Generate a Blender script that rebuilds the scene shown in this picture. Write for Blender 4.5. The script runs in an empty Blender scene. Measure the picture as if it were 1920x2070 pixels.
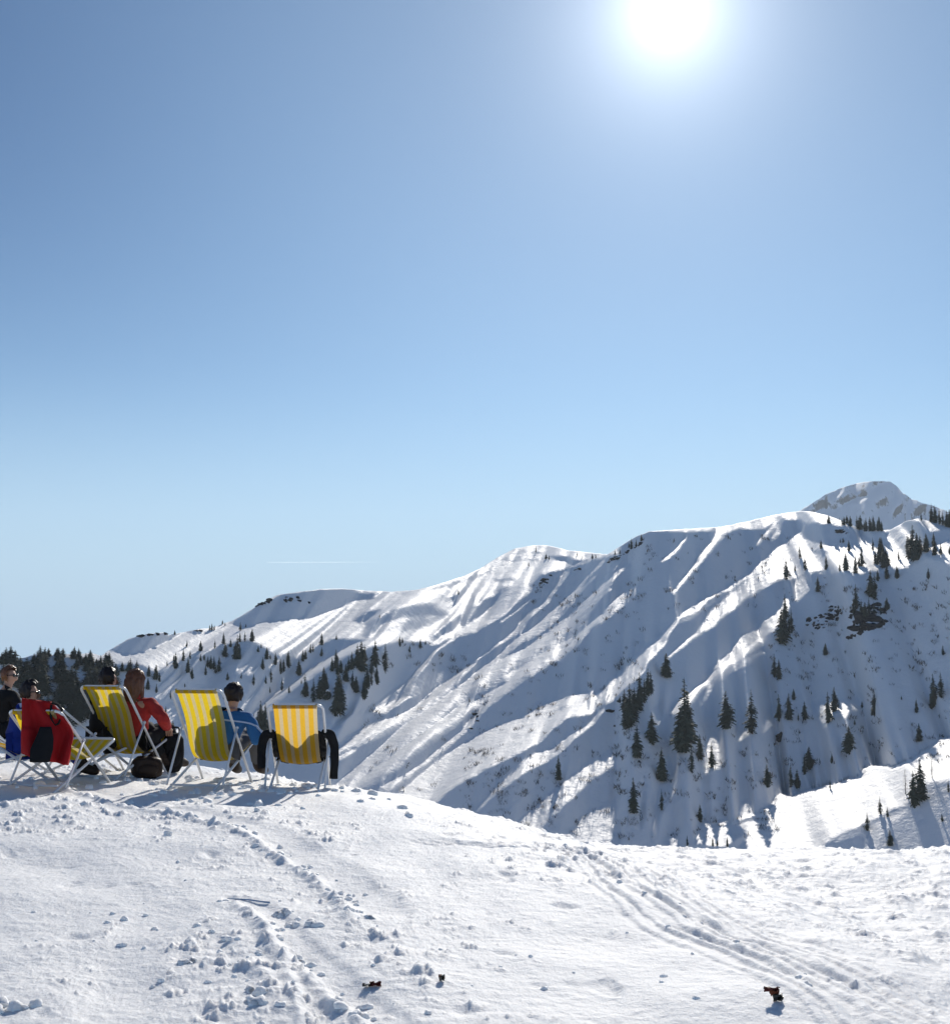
import bpy, bmesh, math, random
import numpy as np
from mathutils import Vector, Matrix
random.seed(7)
rng = np.random.default_rng(11)
sc = bpy.context.scene
col = sc.collection
PI = math.pi

# ------------------------------------------------------------------ camera
F = 2450.0; CX, CY = 960.0, 1035.0
HOR = 1330.0
P = math.atan((HOR - CY) / F)
CP, SP = math.cos(P), math.sin(P)
cam_d = bpy.data.cameras.new("camera"); cam = bpy.data.objects.new("camera", cam_d); col.objects.link(cam)
cam_d.sensor_fit = 'HORIZONTAL'; cam_d.sensor_width = 36; cam_d.lens = 36 * F / 1920
cam_d.clip_start = 0.1; cam_d.clip_end = 60000
cam.location = (0, 0, 0); cam.rotation_euler = (PI / 2 + P, 0, 0)
sc.camera = cam

def ray(u, v):
    x = (np.asarray(u, float) - CX) / F; y = (CY - np.asarray(v, float)) / F
    return x, CP - y * SP, SP + y * CP
def ray_az_T(u, v):
    x, y, z = ray(u, v); h = np.hypot(x, y)
    return np.arctan2(x, y), z / h

# ------------------------------------------------------------------ sun direction
sx, sy, sz = ray(1352, 22)
SUN = Vector((float(sx), float(sy), float(sz))).normalized()
SUN_AZ = math.atan2(SUN.x, SUN.y); SUN_EL = math.asin(SUN.z)

# ------------------------------------------------------------------ helpers
def prop(o, label=None, cat=None, group=None, kind=None):
    if label: o['label'] = label
    if cat: o['category'] = cat
    if group: o['group'] = group
    if kind: o['kind'] = kind
    return o
def mesh_np(name, V, Fq, mat=None, smooth=True):
    me = bpy.data.meshes.new(name)
    V = np.asarray(V, np.float32); Fq = np.asarray(Fq, np.int32)
    k = Fq.shape[1]
    me.vertices.add(len(V)); me.vertices.foreach_set('co', V.ravel())
    me.loops.add(Fq.size); me.loops.foreach_set('vertex_index', Fq.ravel())
    me.polygons.add(len(Fq)); me.polygons.foreach_set('loop_start', np.arange(len(Fq), dtype=np.int32) * k)
    me.polygons.foreach_set('use_smooth', np.full(len(Fq), smooth))
    me.update(calc_edges=True)
    if mat: me.materials.append(mat)
    return me
def obj(name, me, parent=None):
    o = bpy.data.objects.new(name, me); col.objects.link(o)
    if parent: o.parent = parent
    return o
def empty(name, loc, rz=0.0, **kw):
    o = bpy.data.objects.new(name, None); col.objects.link(o)
    o.empty_display_size = 0.2
    o.location = loc; o.rotation_euler = (0, 0, rz)
    return prop(o, **kw)
def bm_obj(name, bm, mat, parent=None, smooth=True):
    me = bpy.data.meshes.new(name); bm.to_mesh(me); bm.free()
    for p in me.polygons: p.use_smooth = smooth
    if mat: me.materials.append(mat)
    return obj(name, me, parent)
def grid_faces(nr, nc):
    i = np.arange(nr - 1)[:, None] * nc + np.arange(nc - 1)[None, :]
    i = i.ravel()
    return np.stack([i, i + 1, i + nc + 1, i + nc], 1)

# numpy gradient noise
_ang = rng.random((256, 256)) * 2 * PI
_gx, _gy = np.cos(_ang), np.sin(_ang)
def noise(x, y):
    xi = np.floor(x).astype(np.int64); yi = np.floor(y).astype(np.int64)
    fx = x - xi; fy = y - yi
    ux = fx * fx * fx * (fx * (fx * 6 - 15) + 10); uy = fy * fy * fy * (fy * (fy * 6 - 15) + 10)
    def g(ix, iy, dx, dy):
        ix = ix & 255; iy = iy & 255
        return _gx[ix, iy] * dx + _gy[ix, iy] * dy
    a = g(xi, yi, fx, fy); b = g(xi + 1, yi, fx - 1, fy)
    c = g(xi, yi + 1, fx, fy - 1); d = g(xi + 1, yi + 1, fx - 1, fy - 1)
    return (a + (b - a) * ux) * (1 - uy) + (c + (d - c) * ux) * uy
_h1 = rng.random((256, 256)); _h2 = rng.random((256, 256)); _h3 = rng.random((256, 256)); _h4 = rng.random((256, 256))
def lumps(x, y, cell, density, rmin, rmax):
    """scattered rounded clods: one candidate per cell"""
    X = x / cell; Y = y / cell
    xi = np.floor(X).astype(np.int64); yi = np.floor(Y).astype(np.int64)
    out = np.zeros_like(X)
    for dx in (-1, 0, 1):
        for dy in (-1, 0, 1):
            a = (xi + dx) & 255; b = (yi + dy) & 255
            on = _h3[a, b] < density
            px = xi + dx + _h1[a, b]; py = yi + dy + _h2[a, b]
            r = rmin + (rmax - rmin) * _h4[a, b] ** 2
            d2 = ((X - px) ** 2 + (Y - py) ** 2) * cell * cell / (r * r)
            out = np.maximum(out, np.where(on, r * np.clip(1 - d2, 0, 1) ** 1.5, 0))
    return out
def sstep(a, b, x):
    t = np.clip((x - a) / (b - a), 0, 1); return t * t * (3 - 2 * t)

# ------------------------------------------------------------------ materials
def new_mat(name):
    m = bpy.data.materials.new(name); m.use_nodes = True
    nt = m.node_tree; b = nt.nodes['Principled BSDF']
    return m, nt, b
def simple(name, c, rough=0.6, spec=0.3, metal=0.0, vary=0.0, scale=8.0):
    m, nt, b = new_mat(name)
    b.inputs['Base Color'].default_value = (*c, 1); b.inputs['Roughness'].default_value = rough
    b.inputs['Specular IOR Level'].default_value = spec; b.inputs['Metallic'].default_value = metal
    if vary:
        tc = nt.nodes.new('ShaderNodeTexCoord'); nz = nt.nodes.new('ShaderNodeTexNoise'); nz.inputs['Scale'].default_value = scale
        nz.inputs['Detail'].default_value = 5
        mx = nt.nodes.new('ShaderNodeMix'); mx.data_type = 'RGBA'
        mx.inputs[6].default_value = (*[k * (1 - vary) for k in c], 1); mx.inputs[7].default_value = (*[min(1, k * (1 + vary)) for k in c], 1)
        nt.links.new(tc.outputs['Object'], nz.inputs['Vector']); nt.links.new(nz.outputs['Fac'], mx.inputs[0]); nt.links.new(mx.outputs[2], b.inputs['Base Color'])
    return m
def snow_mat(name, scales, dist, sss=0.0, spec=0.32, base=(0.90, 0.89, 0.875), rough=0.6):
    m, nt, b = new_mat(name)
    b.inputs['Base Color'].default_value = (*base, 1); b.inputs['Roughness'].default_value = rough
    b.inputs['Specular IOR Level'].default_value = spec
    if sss:
        b.inputs['Subsurface Weight'].default_value = sss; b.inputs['Subsurface Radius'].default_value = (1.0, .95, .9); b.inputs['Subsurface Scale'].default_value = 0.03
    tc = nt.nodes.new('ShaderNodeTexCoord')
    prev = None
    for s, st in scales:
        nz = nt.nodes.new('ShaderNodeTexNoise'); nz.inputs['Scale'].default_value = s; nz.inputs['Detail'].default_value = 6
        nz.inputs['Roughness'].default_value = 0.65
        bp = nt.nodes.new('ShaderNodeBump'); bp.inputs['Strength'].default_value = st; bp.inputs['Distance'].default_value = dist / s
        nt.links.new(tc.outputs['Object'], nz.inputs['Vector']); nt.links.new(nz.outputs['Fac'], bp.inputs['Height'])
        if prev: nt.links.new(prev.outputs['Normal'], bp.inputs['Normal'])
        prev = bp
    if prev: nt.links.new(prev.outputs['Normal'], b.inputs['Normal'])
    return m
M_SNOW = snow_mat("snow_ground", [(14, 0.5), (70, 0.55)], 0.6, sss=0.7, spec=.14)
M_MSNOW = snow_mat("snow_mountain", [(0.12, 0.22), (0.6, 0.25)], 0.5)
M_PEAK = simple("snow_and_rock", (0.5, 0.5, 0.52), 0.9, 0.1)
M_SPRUCE = simple("spruce_needles", (0.065, 0.078, 0.058), 0.8, 0.15, vary=0.45, scale=9)
M_LARCH = simple("larch_twigs", (0.13, 0.10, 0.075), 0.9, 0.1, vary=0.3, scale=9)
M_BARK = simple("bark", (0.07, 0.05, 0.035), 0.9, 0.1, vary=0.3, scale=20)
M_TWIG = simple("shrub_twigs", (0.12, 0.098, 0.082), 0.9, 0.1, vary=0.4, scale=0.5)
M_ROCK = simple("dark_rock", (0.026, 0.027, 0.03), 0.85, 0.1, vary=0.4, scale=0.6)
M_TUBE = simple("white_painted_tube", (0.74, 0.75, 0.76), 0.35, 0.5, vary=0.05, scale=25)
M_SKIN = simple("skin", (0.52, 0.30, 0.21), 0.55, 0.3)
def cloth(name, c, scale=40, bump=0.25, rough=0.8):
    m = simple(name, c, rough, 0.2, vary=0.2, scale=9)
    nt = m.node_tree; b = nt.nodes['Principled BSDF']
    tc = nt.nodes.new('ShaderNodeTexCoord'); nz = nt.nodes.new('ShaderNodeTexNoise'); nz.inputs['Scale'].default_value = scale * 0.4; nz.inputs['Detail'].default_value = 4
    bp = nt.nodes.new('ShaderNodeBump'); bp.inputs['Strength'].default_value = bump; bp.inputs['Distance'].default_value = 0.02
    nt.links.new(tc.outputs['Object'], nz.inputs['Vector']); nt.links.new(nz.outputs['Fac'], bp.inputs['Height']); nt.links.new(bp.outputs['Normal'], b.inputs['Normal'])
    return m
M_BLACK = cloth("black_cloth", (0.012, 0.012, 0.013))
M_RED = cloth("red_cloth", (0.36, 0.012, 0.014))
M_REDP = cloth("red_padded_cloth", (0.42, 0.035, 0.03), bump=0.5)
M_BLUE = cloth("blue_cloth", (0.035, 0.15, 0.36))
M_NAVY = cloth("deep_blue_cloth", (0.02, 0.045, 0.26))
M_LBLUE = cloth("pale_blue_cloth", (0.45, 0.55, 0.72))
M_GREY = cloth("grey_cloth", (0.10, 0.10, 0.105))
M_BROWNB = cloth("brown_leather", (0.03, 0.018, 0.012), rough=0.55)
M_HAIRD = simple("dark_brown_hair", (0.018, 0.010, 0.008), 0.5, 0.4, vary=0.4, scale=60)
M_HAIRB = simple("chestnut_hair", (0.15, 0.058, 0.024), 0.45, 0.45, vary=0.5, scale=45)
M_LENS = simple("dark_lens", (0.01, 0.01, 0.012), 0.15, 0.6)

def stripe_mat(name, yellow, white, n, duty):
    m, nt, b = new_mat(name)
    uv = nt.nodes.new('ShaderNodeTexCoord'); sep = nt.nodes.new('ShaderNodeSeparateXYZ')
    nt.links.new(uv.outputs['UV'], sep.inputs[0])
    mul = nt.nodes.new('ShaderNodeMath'); mul.operation = 'MULTIPLY'; mul.inputs[1].default_value = n
    nt.links.new(sep.outputs[0], mul.inputs[0])
    fr = nt.nodes.new('ShaderNodeMath'); fr.operation = 'FRACT'; nt.links.new(mul.outputs[0], fr.inputs[0])
    gt = nt.nodes.new('ShaderNodeMath'); gt.operation = 'GREATER_THAN'; gt.inputs[1].default_value = duty
    nt.links.new(fr.outputs[0], gt.inputs[0])
    mx = nt.nodes.new('ShaderNodeMix'); mx.data_type = 'RGBA'
    mx.inputs[6].default_value = (*yellow, 1); mx.inputs[7].default_value = (*white, 1)
    nt.links.new(gt.outputs[0], mx.inputs[0])
    nz = nt.nodes.new('ShaderNodeTexNoise'); nz.inputs['Scale'].default_value = 30; nz.inputs['Detail'].default_value = 6
    hs = nt.nodes.new('ShaderNodeHueSaturation'); mr = nt.nodes.new('ShaderNodeMapRange')
    mr.inputs[3].default_value = 0.86; mr.inputs[4].default_value = 1.12
    nt.links.new(nz.outputs['Fac'], mr.inputs[0]); nt.links.new(mr.outputs[0], hs.inputs['Value']); nt.links.new(mx.outputs[2], hs.inputs['Color'])
    df = nt.nodes.new('ShaderNodeBsdfDiffuse'); tr = nt.nodes.new('ShaderNodeBsdfTranslucent'); ms = nt.nodes.new('ShaderNodeMixShader')
    ms.inputs[0].default_value = 0.55
    nt.links.new(hs.outputs[0], df.inputs[0]); nt.links.new(hs.outputs[0], tr.inputs[0])
    nt.links.new(df.outputs[0], ms.inputs[1]); nt.links.new(tr.outputs[0], ms.inputs[2])
    nt.links.new(ms.outputs[0], nt.nodes['Material Output'].inputs[0])
    return m
M_STRIPE_LEMON = stripe_mat("lemon_striped_canvas", (0.72, 0.51, 0.025), (0.60, 0.50, 0.25), 5, 0.58)
M_STRIPE_ORANGE = stripe_mat("amber_striped_canvas", (0.74, 0.43, 0.04), (0.62, 0.49, 0.28), 5, 0.56)

# ------------------------------------------------------------------ GROUND (foreground snow)
EDGE = [(1.7, 3.0), (1.46, 4.5), (1.34, 5.1), (1.14, 5.8), (0.80, 6.8), (0.42, 7.7), (0.0, 8.8), (-0.5, 10.2), (-1.10, 11.8), (-1.9, 13.2), (-3.0, 14.8), (-4.5, 16.4), (-9.0, 18.0), (-40, 22)]
def poly_sd(x, y, pts, closed=False):
    """distance to polyline and sign (positive = left of travel), param along"""
    best = np.full(x.shape, 1e9); sgn = np.ones(x.shape); par = np.zeros(x.shape)
    L = 0.0
    for (x0, y0), (x1, y1) in zip(pts[:-1], pts[1:]):
        dx, dy = x1 - x0, y1 - y0; l2 = dx * dx + dy * dy; l = math.sqrt(l2)
        t = np.clip(((x - x0) * dx + (y - y0) * dy) / l2, 0, 1)
        px = x - (x0 + t * dx); py = y - (y0 + t * dy)
        d = np.hypot(px, py); cr = dx * py - dy * px
        m = d < best - 1e-9
        best = np.where(m, d, best); sgn = np.where(m, np.sign(cr), sgn); par = np.where(m, L + t * l, par)
        L += l
    return best, sgn, par
def g_base(x, y):
    x = np.asarray(x, float); y = np.asarray(y, float)
    r = np.hypot(x, y)
    ky = np.array([0, 3.0, 4.5, 6.0, 7.5, 8.5, 9.2, 9.8, 10.5, 11.5, 12.5, 14.0, 17.0, 60.0])
    kz = np.array([-1.46, -1.40, -1.355, -1.31, -1.265, -1.225, -1.20, -1.185, -1.195, -1.235, -1.235, -1.30, -1.46, -4.0])
    zl = (np.interp(y - .5, ky, kz) + np.interp(y - .25, ky, kz) + np.interp(y, ky, kz) + np.interp(y + .25, ky, kz) + np.interp(y + .5, ky, kz)) / 5
    yy = np.maximum(y, 0) + 0.0
    q = yy - 12.6 + 0.03 * x
    drop = 0.55 * (np.sqrt(q * q + 0.2) + q) * 0.5
    zf = -1.43 - 0.03 * yy - drop
    zf = np.where(y < 2, -1.43 - 0.03 * yy, zf)
    zf = np.maximum(zf, -78.0 + 0.02 * np.maximum(yy - 400, 0) * 0)
    zl = zl + 0.036 * np.clip(-1.8 - x, 0, 5) * sstep(7, 10.5, y)
    d, s, _ = poly_sd(x, y, EDGE)
    sd = d * s                      # positive left of EDGE = inside knoll
    w = sstep(-2.6, 0.35, sd)
    return zf + (zl - zf) * w
def g_hit(u, v):
    """ground point under a pixel (first crossing)"""
    x, y, z = ray(u, v); x, y, z = float(x), float(y), float(z)
    t = np.concatenate([np.arange(3, 60, 0.01)])
    dz = z * t - g_base(x * t, y * t)
    i = int(np.argmax(dz < 0))
    if dz[i] >= 0: i = len(t) - 1
    return x * t[i], y * t[i], z * t[i]

K7 = 960 / 1848.0
def t7(p): return [g_hit(x * K7, 1560 + y * K7)[:2] for x, y in p]
def t8(p): return [g_hit(960 + x * K7, 1560 + y * K7)[:2] for x, y in p]
TR_CURVE = t7([(60, 30), (197, 45), (380, 98), (520, 138), (700, 165), (830, 200), (960, 245), (1100, 330), (1210, 395), (1300, 465), (1350, 520), (1400, 600)])
TR_LOW = t7([(880, 490), (1000, 560), (1040, 600), (1100, 690), (1180, 750), (1290, 880), (1430, 985), (1500, 1040)])
TR_LOW2 = t7([(1110, 690), (1150, 820), (1200, 985), (1220, 1050)])
TR_LOW3 = t7([(850, 620), (900, 700), (960, 800), (1040, 920), (1060, 1000)])
TR_S1 = t8([(-200, 260), (0, 285), (200, 290), (330, 290), (480, 340), (600, 450), (700, 512), (850, 610), (960, 650), (1100, 715), (1240, 790), (1400, 880), (1560, 985), (1660, 1040)])
TR_S2 = t8([(100, 330), (330, 350), (500, 420), (600, 490), (720, 560), (880, 620), (1050, 690), (1180, 760), (1230, 800)])
TR_S3 = t8([(420, 310), (560, 400), (700, 480), (860, 560), (1100, 660), (1300, 740), (1480, 845), (1600, 930)])
TR_S4 = t8([(850, 730), (960, 760), (1040, 810)])
TR_S5 = t8([(1040, 760), (1160, 840), (1250, 930)])
TRAMP = t7([(780, 500), (640, 620), (610, 800), (600, 1000)])

def g_detail(x, y):
    d, s, _ = poly_sd(x, y, EDGE)
    sd = d * s
    fld = sstep(0.2, -1.8, sd)      # 1 on the lower field
    lump_mask = np.ones_like(x)
    z = 0.055 * noise(x * 0.9 + 3, y * 0.9) + 0.028 * noise(x * 2.3, y * 1.9 + 7)
    # rough trampled patches modulated by a large noise
    rough = sstep(-0.30, 0.35, noise(x * 0.55 + 40, y * 0.5) + 0.5 * noise(x * 1.6, y * 1.4 + 9))
    rough = np.maximum(rough, 0.45 * fld)
    smooth_strip = np.zeros_like(x)
    tracks = np.zeros_like(x)
    def track(pts, berm, bw, groove, gw, side, lump, strip=0.0):
        nonlocal tracks, smooth_strip
        x0 = min(p[0] for p in pts) - 1; x1 = max(p[0] for p in pts) + 1; y0 = min(p[1] for p in pts) - 1; y1 = max(p[1] for p in pts) + 1
        m = (x > x0) & (x < x1) & (y > y0) & (y < y1)
        xx, yy = x[m], y[m]
        dd, ss, pp = poly_sd(xx, yy, pts)
        o = dd * ss * side
        o = o + 0.03 * noise(xx * 5, yy * 5)
        tot = sum(math.hypot(b[0] - a[0], b[1] - a[1]) for a, b in zip(pts[:-1], pts[1:]))
        fade = sstep(0, 0.3, pp) * sstep(0, 0.5, tot - pp + 0.2)
        am = np.clip(0.75 + 0.9 * noise(pp * 3.1 + side, pp * 0 + berm * 100), 0.35, 1.3)
        am2 = np.clip(0.6 + 1.1 * noise(pp * 11.0 + side, pp * 0 + 5 + berm * 100), 0.1, 1.3)
        h = berm * np.exp(-((o - bw) / bw) ** 2) * (am * am2 if lump else am)
        h = h - groove * np.exp(-((o + gw) / gw) ** 4)
        tracks[m] += h * fade
        if strip:
            smooth_strip[m] = np.maximum(smooth_strip[m], np.exp(-((o + strip) / strip) ** 4) * fade)
    track(TR_CURVE, 0.050, 0.040, 0.016, 0.14, -1, True, 0.16)
    track(TR_LOW, 0.038, 0.034, 0.016, 0.07, -1, True, 0.13)
    track(TR_LOW2, 0.024, 0.028, 0.012, 0.05, -1, True)
    track(TR_LOW3, 0.026, 0.05, 0.0, 0.1, 1, True)
    track(TR_S1, 0.012, 0.035, 0.012, 0.035, 1, True)
    track(TR_S2, 0.010, 0.03, 0.006, 0.03, 1, True)
    for q, (ox, am) in enumerate([(-.22, .008), (-.12, .011), (.09, .012), (.17, .010), (.27, .012), (.38, .009), (.5, .008)]):
        track([(p[0] + ox * (1 + .1 * math.sin(i + q)), p[1] + .05 * ox) for i, p in enumerate(TR_S1)], am, 0.02, am * .8, 0.022, 1, q % 2 == 0)
    track(TR_S3, 0.014, 0.03, 0.01, 0.03, 1, False)
    track(TR_S4, 0.010, 0.04, 0.005, 0.04, 1, False)
    track(TR_S5, 0.010, 0.035, 0.006, 0.04, 1, False)
    track(TRAMP, 0.0, 0.1, 0.012, 0.14, 1, False, 0.12)
    rough = rough * (1 - 0.85 * smooth_strip)
    fr = noise(x * 6.5 + 3, y * 6.0) + 0.65 * noise(x * 14, y * 13 + 11) + 0.45 * noise(x * 31 + 5, y * 29) + 0.25 * noise(x * 63, y * 61 + 4)
    z += (0.45 + 0.55 * rough) * 0.0085 * fr
    z += (0.35 + 0.65 * rough) * 0.0012 * noise(x * 90, y * 84)
    # broken crust: irregular clumps standing out of the smoothed snow
    th = 0.62 - 0.38 * rough
    z += 0.027 * sstep(th, th + 0.5, fr) * (0.75 + 0.5 * noise(x * 45, y * 45 + 3)) * (0.25 + 0.75 * rough) * (1 - 0.5 * fld)
    fr2 = noise(x * 11 + 30, y * 10) + 0.6 * noise(x * 25, y * 24 + 11) + 0.4 * noise(x * 52 + 5, y * 50)
    z += 0.009 * sstep(0.45 - 0.2 * rough, 0.95, fr2) * (0.4 + 0.6 * rough)
    # scattered small clods
    jx = x + 0.03 * noise(x * 14, y * 14 + 50) + 0.014 * noise(x * 40 + 9, y * 40); jy = y + 0.03 * noise(x * 14 + 70, y * 14) + 0.014 * noise(x * 40, y * 40 + 20)
    z += (0.2 + 0.8 * rough) * 0.28 * lumps(jx, jy, 0.22, 0.24, 0.008, 0.034)
    z += (0.2 + 0.8 * rough) * 0.4 * lumps(jx + 7, jy + 31, 0.085, 0.2, 0.005, 0.015)
    # shallow scuffs
    z -= 0.018 * sstep(0.35, 0.8, noise(x * 3.1 + 77, y * 2.6) + 0.5 * noise(x * 8, y * 7 + 60)) * (1 - smooth_strip)
    # ski-chopped, wind-roughened field
    fw = noise(x * 3.0, y * 2.3 + 2) + 0.7 * noise(x * 6.2 + 9, y * 4.6) + 0.4 * noise(x * 13, y * 10 + 5)
    z += fld * (0.03 * noise(x * 1.3, y * 1.0 + 2) + 0.022 * fw + 0.034 * sstep(0.1, 0.9, noise(x * 5.0 + 3, y * 3.6) + .6 * noise(x * 11, y * 8) + .4 * noise(x * 24, y * 19)))
    return z + tracks

def build_ground():
    dense_a = np.radians(np.linspace(-25, 25, 1300))
    side = np.radians(np.concatenate([np.linspace(26, 60, 35), np.linspace(64, 176, 29)]))
    az = np.concatenate([-side[::-1], dense_a, side, [math.radians(184)]])
    # the last column closes the ring onto the first (-176)
    r = np.concatenate([np.linspace(0.3, 3.6, 18), np.exp(np.arange(math.log(3.75), math.log(19), 0.0030)), np.exp(np.linspace(math.log(19.3), math.log(3900), 130))])
    A, R = np.meshgrid(az, r)
    X = R * np.sin(A); Y = R * np.cos(A)
    Z = g_base(X, Y)
    near = (R < 60)
    det = np.zeros_like(X); det[near] = g_detail(X[near], Y[near])
    Z = Z + det * sstep(60, 40, R)
    V = np.stack([X.ravel(), Y.ravel(), Z.ravel()], 1)
    Fq = grid_faces(len(r), len(az))[:, ::-1]
    nc = len(az)
    cl = np.arange(len(r) - 1) * nc
    # merge ring: last column coincides with first column's azimuth (184 == -176)
    Fq = Fq.copy(); last = (Fq % nc) == nc - 1
    Fq[last] = Fq[last] - (nc - 1)
    me = mesh_np("ground", V, Fq, M_SNOW)
    o = obj("ground", me); prop(o, kind='structure')
    n = len(r) * nc
    return o
build_ground()
def gz(x, y):
    a = np.array([float(x)]); b = np.array([float(y)])
    return float(g_base(a, b)[0] + g_detail(a, b)[0])

# ------------------------------------------------------------------ MOUNTAIN: slope field -> real surface
CR = {'A': (640, 1080, 320 / 1848), 'B': (940, 1080, 360 / 1848), 'C': (640, 1340, 320 / 1848), 'D': (940, 1340, 360 / 1848),
      'E': (0, 1280, 340 / 1848), 'F': (280, 1230, 380 / 1848), 'G': (1560, 960, 360 / 1848), 'H': (1560, 1280, 360 / 1630),
      '5': (1240, 940, 680 / 1848), '6': (1240, 1300, 680 / 1848), '3': (0, 1150, 700 / 1848), 'S': (0, 0, 1.0)}
def cpt(c, x, y):
    a, b, s = CR[c]; return a + x * s, b + y * s
U = np.arange(-200, 2121, 2.0); Vv = np.arange(1810, 1000, -1.5)
UU, VV = np.meshgrid(U, Vv)
wob = 3.0 * noise(UU / 23, VV / 19) + 1.6 * noise(UU / 8 + 30, VV / 7)
WU = UU + wob; WV = VV + 2.2 * noise(UU / 17 + 80, VV / 15) + 1.3 * noise(UU / 6, VV / 6 + 44)
LIT = np.zeros_like(UU)
def in_poly(px, py, pts):
    r = np.zeros(px.shape, bool); n = len(pts)
    for i in range(n):
        x0, y0 = pts[i]; x1, y1 = pts[(i + 1) % n]
        if y0 == y1: continue
        c = ((y0 > py) != (y1 > py)) & (px < (x1 - x0) * (py - y0) / (y1 - y0) + x0)
        r ^= c
    return r
def edge_d(px, py, pts):
    b = np.full(px.shape, 1e9)
    n = len(pts)
    for i in range(n):
        x0, y0 = pts[i]; x1, y1 = pts[(i + 1) % n]
        dx, dy = x1 - x0, y1 - y0; l2 = dx * dx + dy * dy + 1e-9
        t = np.clip(((px - x0) * dx + (py - y0) * dy) / l2, 0, 1)
        b = np.minimum(b, np.hypot(px - x0 - t * dx, py - y0 - t * dy))
    return b
def _box(pts, m):
    xs = [p[0] for p in pts]; ys = [p[1] for p in pts]
    c0 = np.searchsorted(U, min(xs) - m); c1 = np.searchsorted(U, max(xs) + m)
    r0 = np.searchsorted(-Vv, -(max(ys) + m)); r1 = np.searchsorted(-Vv, -(min(ys) - m))
    return slice(r0, r1), slice(c0, c1)
def lit_poly(c, pts, val, soft=5.0, mode='max', tex=0.0):
    pts = [cpt(c, *p) for p in pts]
    s = _box(pts, soft * 3 + 8)
    px, py = WU[s], WV[s]
    ins = in_poly(px, py, pts); d = edge_d(px, py, pts)
    m = np.clip(0.5 + np.where(ins, d, -d) / (2 * soft), 0, 1); m = m * m * (3 - 2 * m)
    if tex: m = m * (1 - tex * sstep(-0.1, 0.5, noise(px / 9, py / 7) + 0.7 * noise(px / 4, py / 4)))
    if mode == 'max': LIT[s] = np.maximum(LIT[s], val * m)
    else: LIT[s] = LIT[s] * (1 - m) + val * m * 1.0 if mode == 'set' else LIT[s] * (1 - m * (1 - val))
def strip(c, pts, val):
    """pts (x, y, wt, wb): lit rib; sharp along its upper-left edge, soft along the lower-right one"""
    a, b, k = CR[c]
    pts = [(a + x * k, b + y * k, wt * k, wb * k) for x, y, wt, wb in pts]
    s = _box(pts, max(p[2] + p[3] for p in pts) + 12)
    px, py = WU[s], WV[s]
    best = np.full(px.shape, 1e9); o = np.zeros(px.shape); wt = np.ones(px.shape); wb = np.ones(px.shape)
    n = len(pts) - 1
    for i in range(n):
        x0, y0, t0, b0 = pts[i]; x1, y1, t1, b1 = pts[i + 1]
        dx, dy = x1 - x0, y1 - y0; l2 = dx * dx + dy * dy
        t = ((px - x0) * dx + (py - y0) * dy) / l2; tc = np.clip(t, 0, 1)
        ex, ey = px - x0 - tc * dx, py - y0 - tc * dy
        d = np.hypot(ex, ey); m = d < best
        # lower-right side positive
        sg = np.sign(dx * ey - dy * ex); sg = sg if dx > 0 else -sg
        best = np.where(m, d, best); o = np.where(m, d * sg, o)
        wt = np.where(m, t0 + (t1 - t0) * tc, wt); wb = np.where(m, b0 + (b1 - b0) * tc, wb)
    wt = np.maximum(wt, 1.2); wb = np.maximum(wb * 1.25, 2.0)
    up = np.clip((o + wt + 1.5) / 3.0, 0, 1); dn = np.clip(1 - (o - 0.25 * wb) / (0.9 * wb), 0, 1)
    LIT[s] = np.maximum(LIT[s], val * up * dn)

# --- broad lit plateau and hollows, upper left
lit_poly('S', [(-220, 1000), (1240, 1000), (1250, 1118), (1178, 1138), (1092, 1160), (1060, 1195), (1020, 1240), (962, 1275), (917, 1288), (874, 1303), (862, 1296), (813, 1298),
               (778, 1302), (747, 1305), (738, 1293), (683, 1290), (640, 1306), (600, 1330), (560, 1322), (522, 1300), (504, 1292), (465, 1298), (444, 1306), (424, 1312), (395, 1325), (366, 1333),
               (350, 1345), (321, 1357), (300, 1349), (280, 1341), (230, 1341), (190, 1337), (175, 1330), (60, 1322), (-220, 1330)], 0.85, 5)
lit_poly('E', [(1200, 190), (1400, 70), (1550, 10), (1700, -15), (1830, 0), (1848, 40), (1800, 90), (1700, 140), (1560, 200), (1400, 225), (1290, 208)], 0.0, 3, 'set')
lit_poly('F', [(0, 240), (120, 225), (260, 250), (290, 300), (200, 330), (100, 385), (0, 415)], 0.0, 4, 'set')
lit_poly('F', [(490, 230), (560, 205), (640, 215), (560, 245)], 0.2, 3, 'set')
lit_poly('3', [(1230, 290), (1400, 180), (1500, 132), (1700, 108), (1900, 100), (1848, 190), (1700, 235), (1600, 260), (1400, 280), (1310, 312)], 0.0, 3, 'set')
lit_poly('A', [(-60, 655), (150, 650), (400, 672), (720, 690), (640, 745), (420, 765), (250, 835), (0, 945), (-150, 990)], 0.0, 4, 'set')
lit_poly('A', [(430, 1005), (520, 930), (620, 878), (770, 880), (650, 960), (520, 1035), (470, 1015)], 0.02, 4, 'set')
lit_poly('A', [(600, 1075), (580, 1045), (720, 955), (900, 870), (1060, 825), (1340, 815), (1540, 930), (1480, 965), (1300, 950), (1100, 965), (950, 995), (740, 1080), (650, 1170), (590, 1215), (555, 1180)], 0.12, 7, 'set')
lit_poly('A', [(700, 1080), (1000, 990), (1500, 950), (1350, 1050), (1000, 1120), (700, 1200)], 0.45, 10, 'set')
lit_poly('A', [(1430, 1120), (1540, 1018), (1610, 1025), (1590, 1110), (1480, 1175)], 0.02, 4, 'set')
lit_poly('A', [(1310, 1195), (1420, 1145), (1430, 1200), (1340, 1255)], 0.2, 4, 'set')
lit_poly('A', [(1550, 742), (1620, 698), (1690, 708), (1610, 770)], 0.05, 3, 'set')
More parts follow.
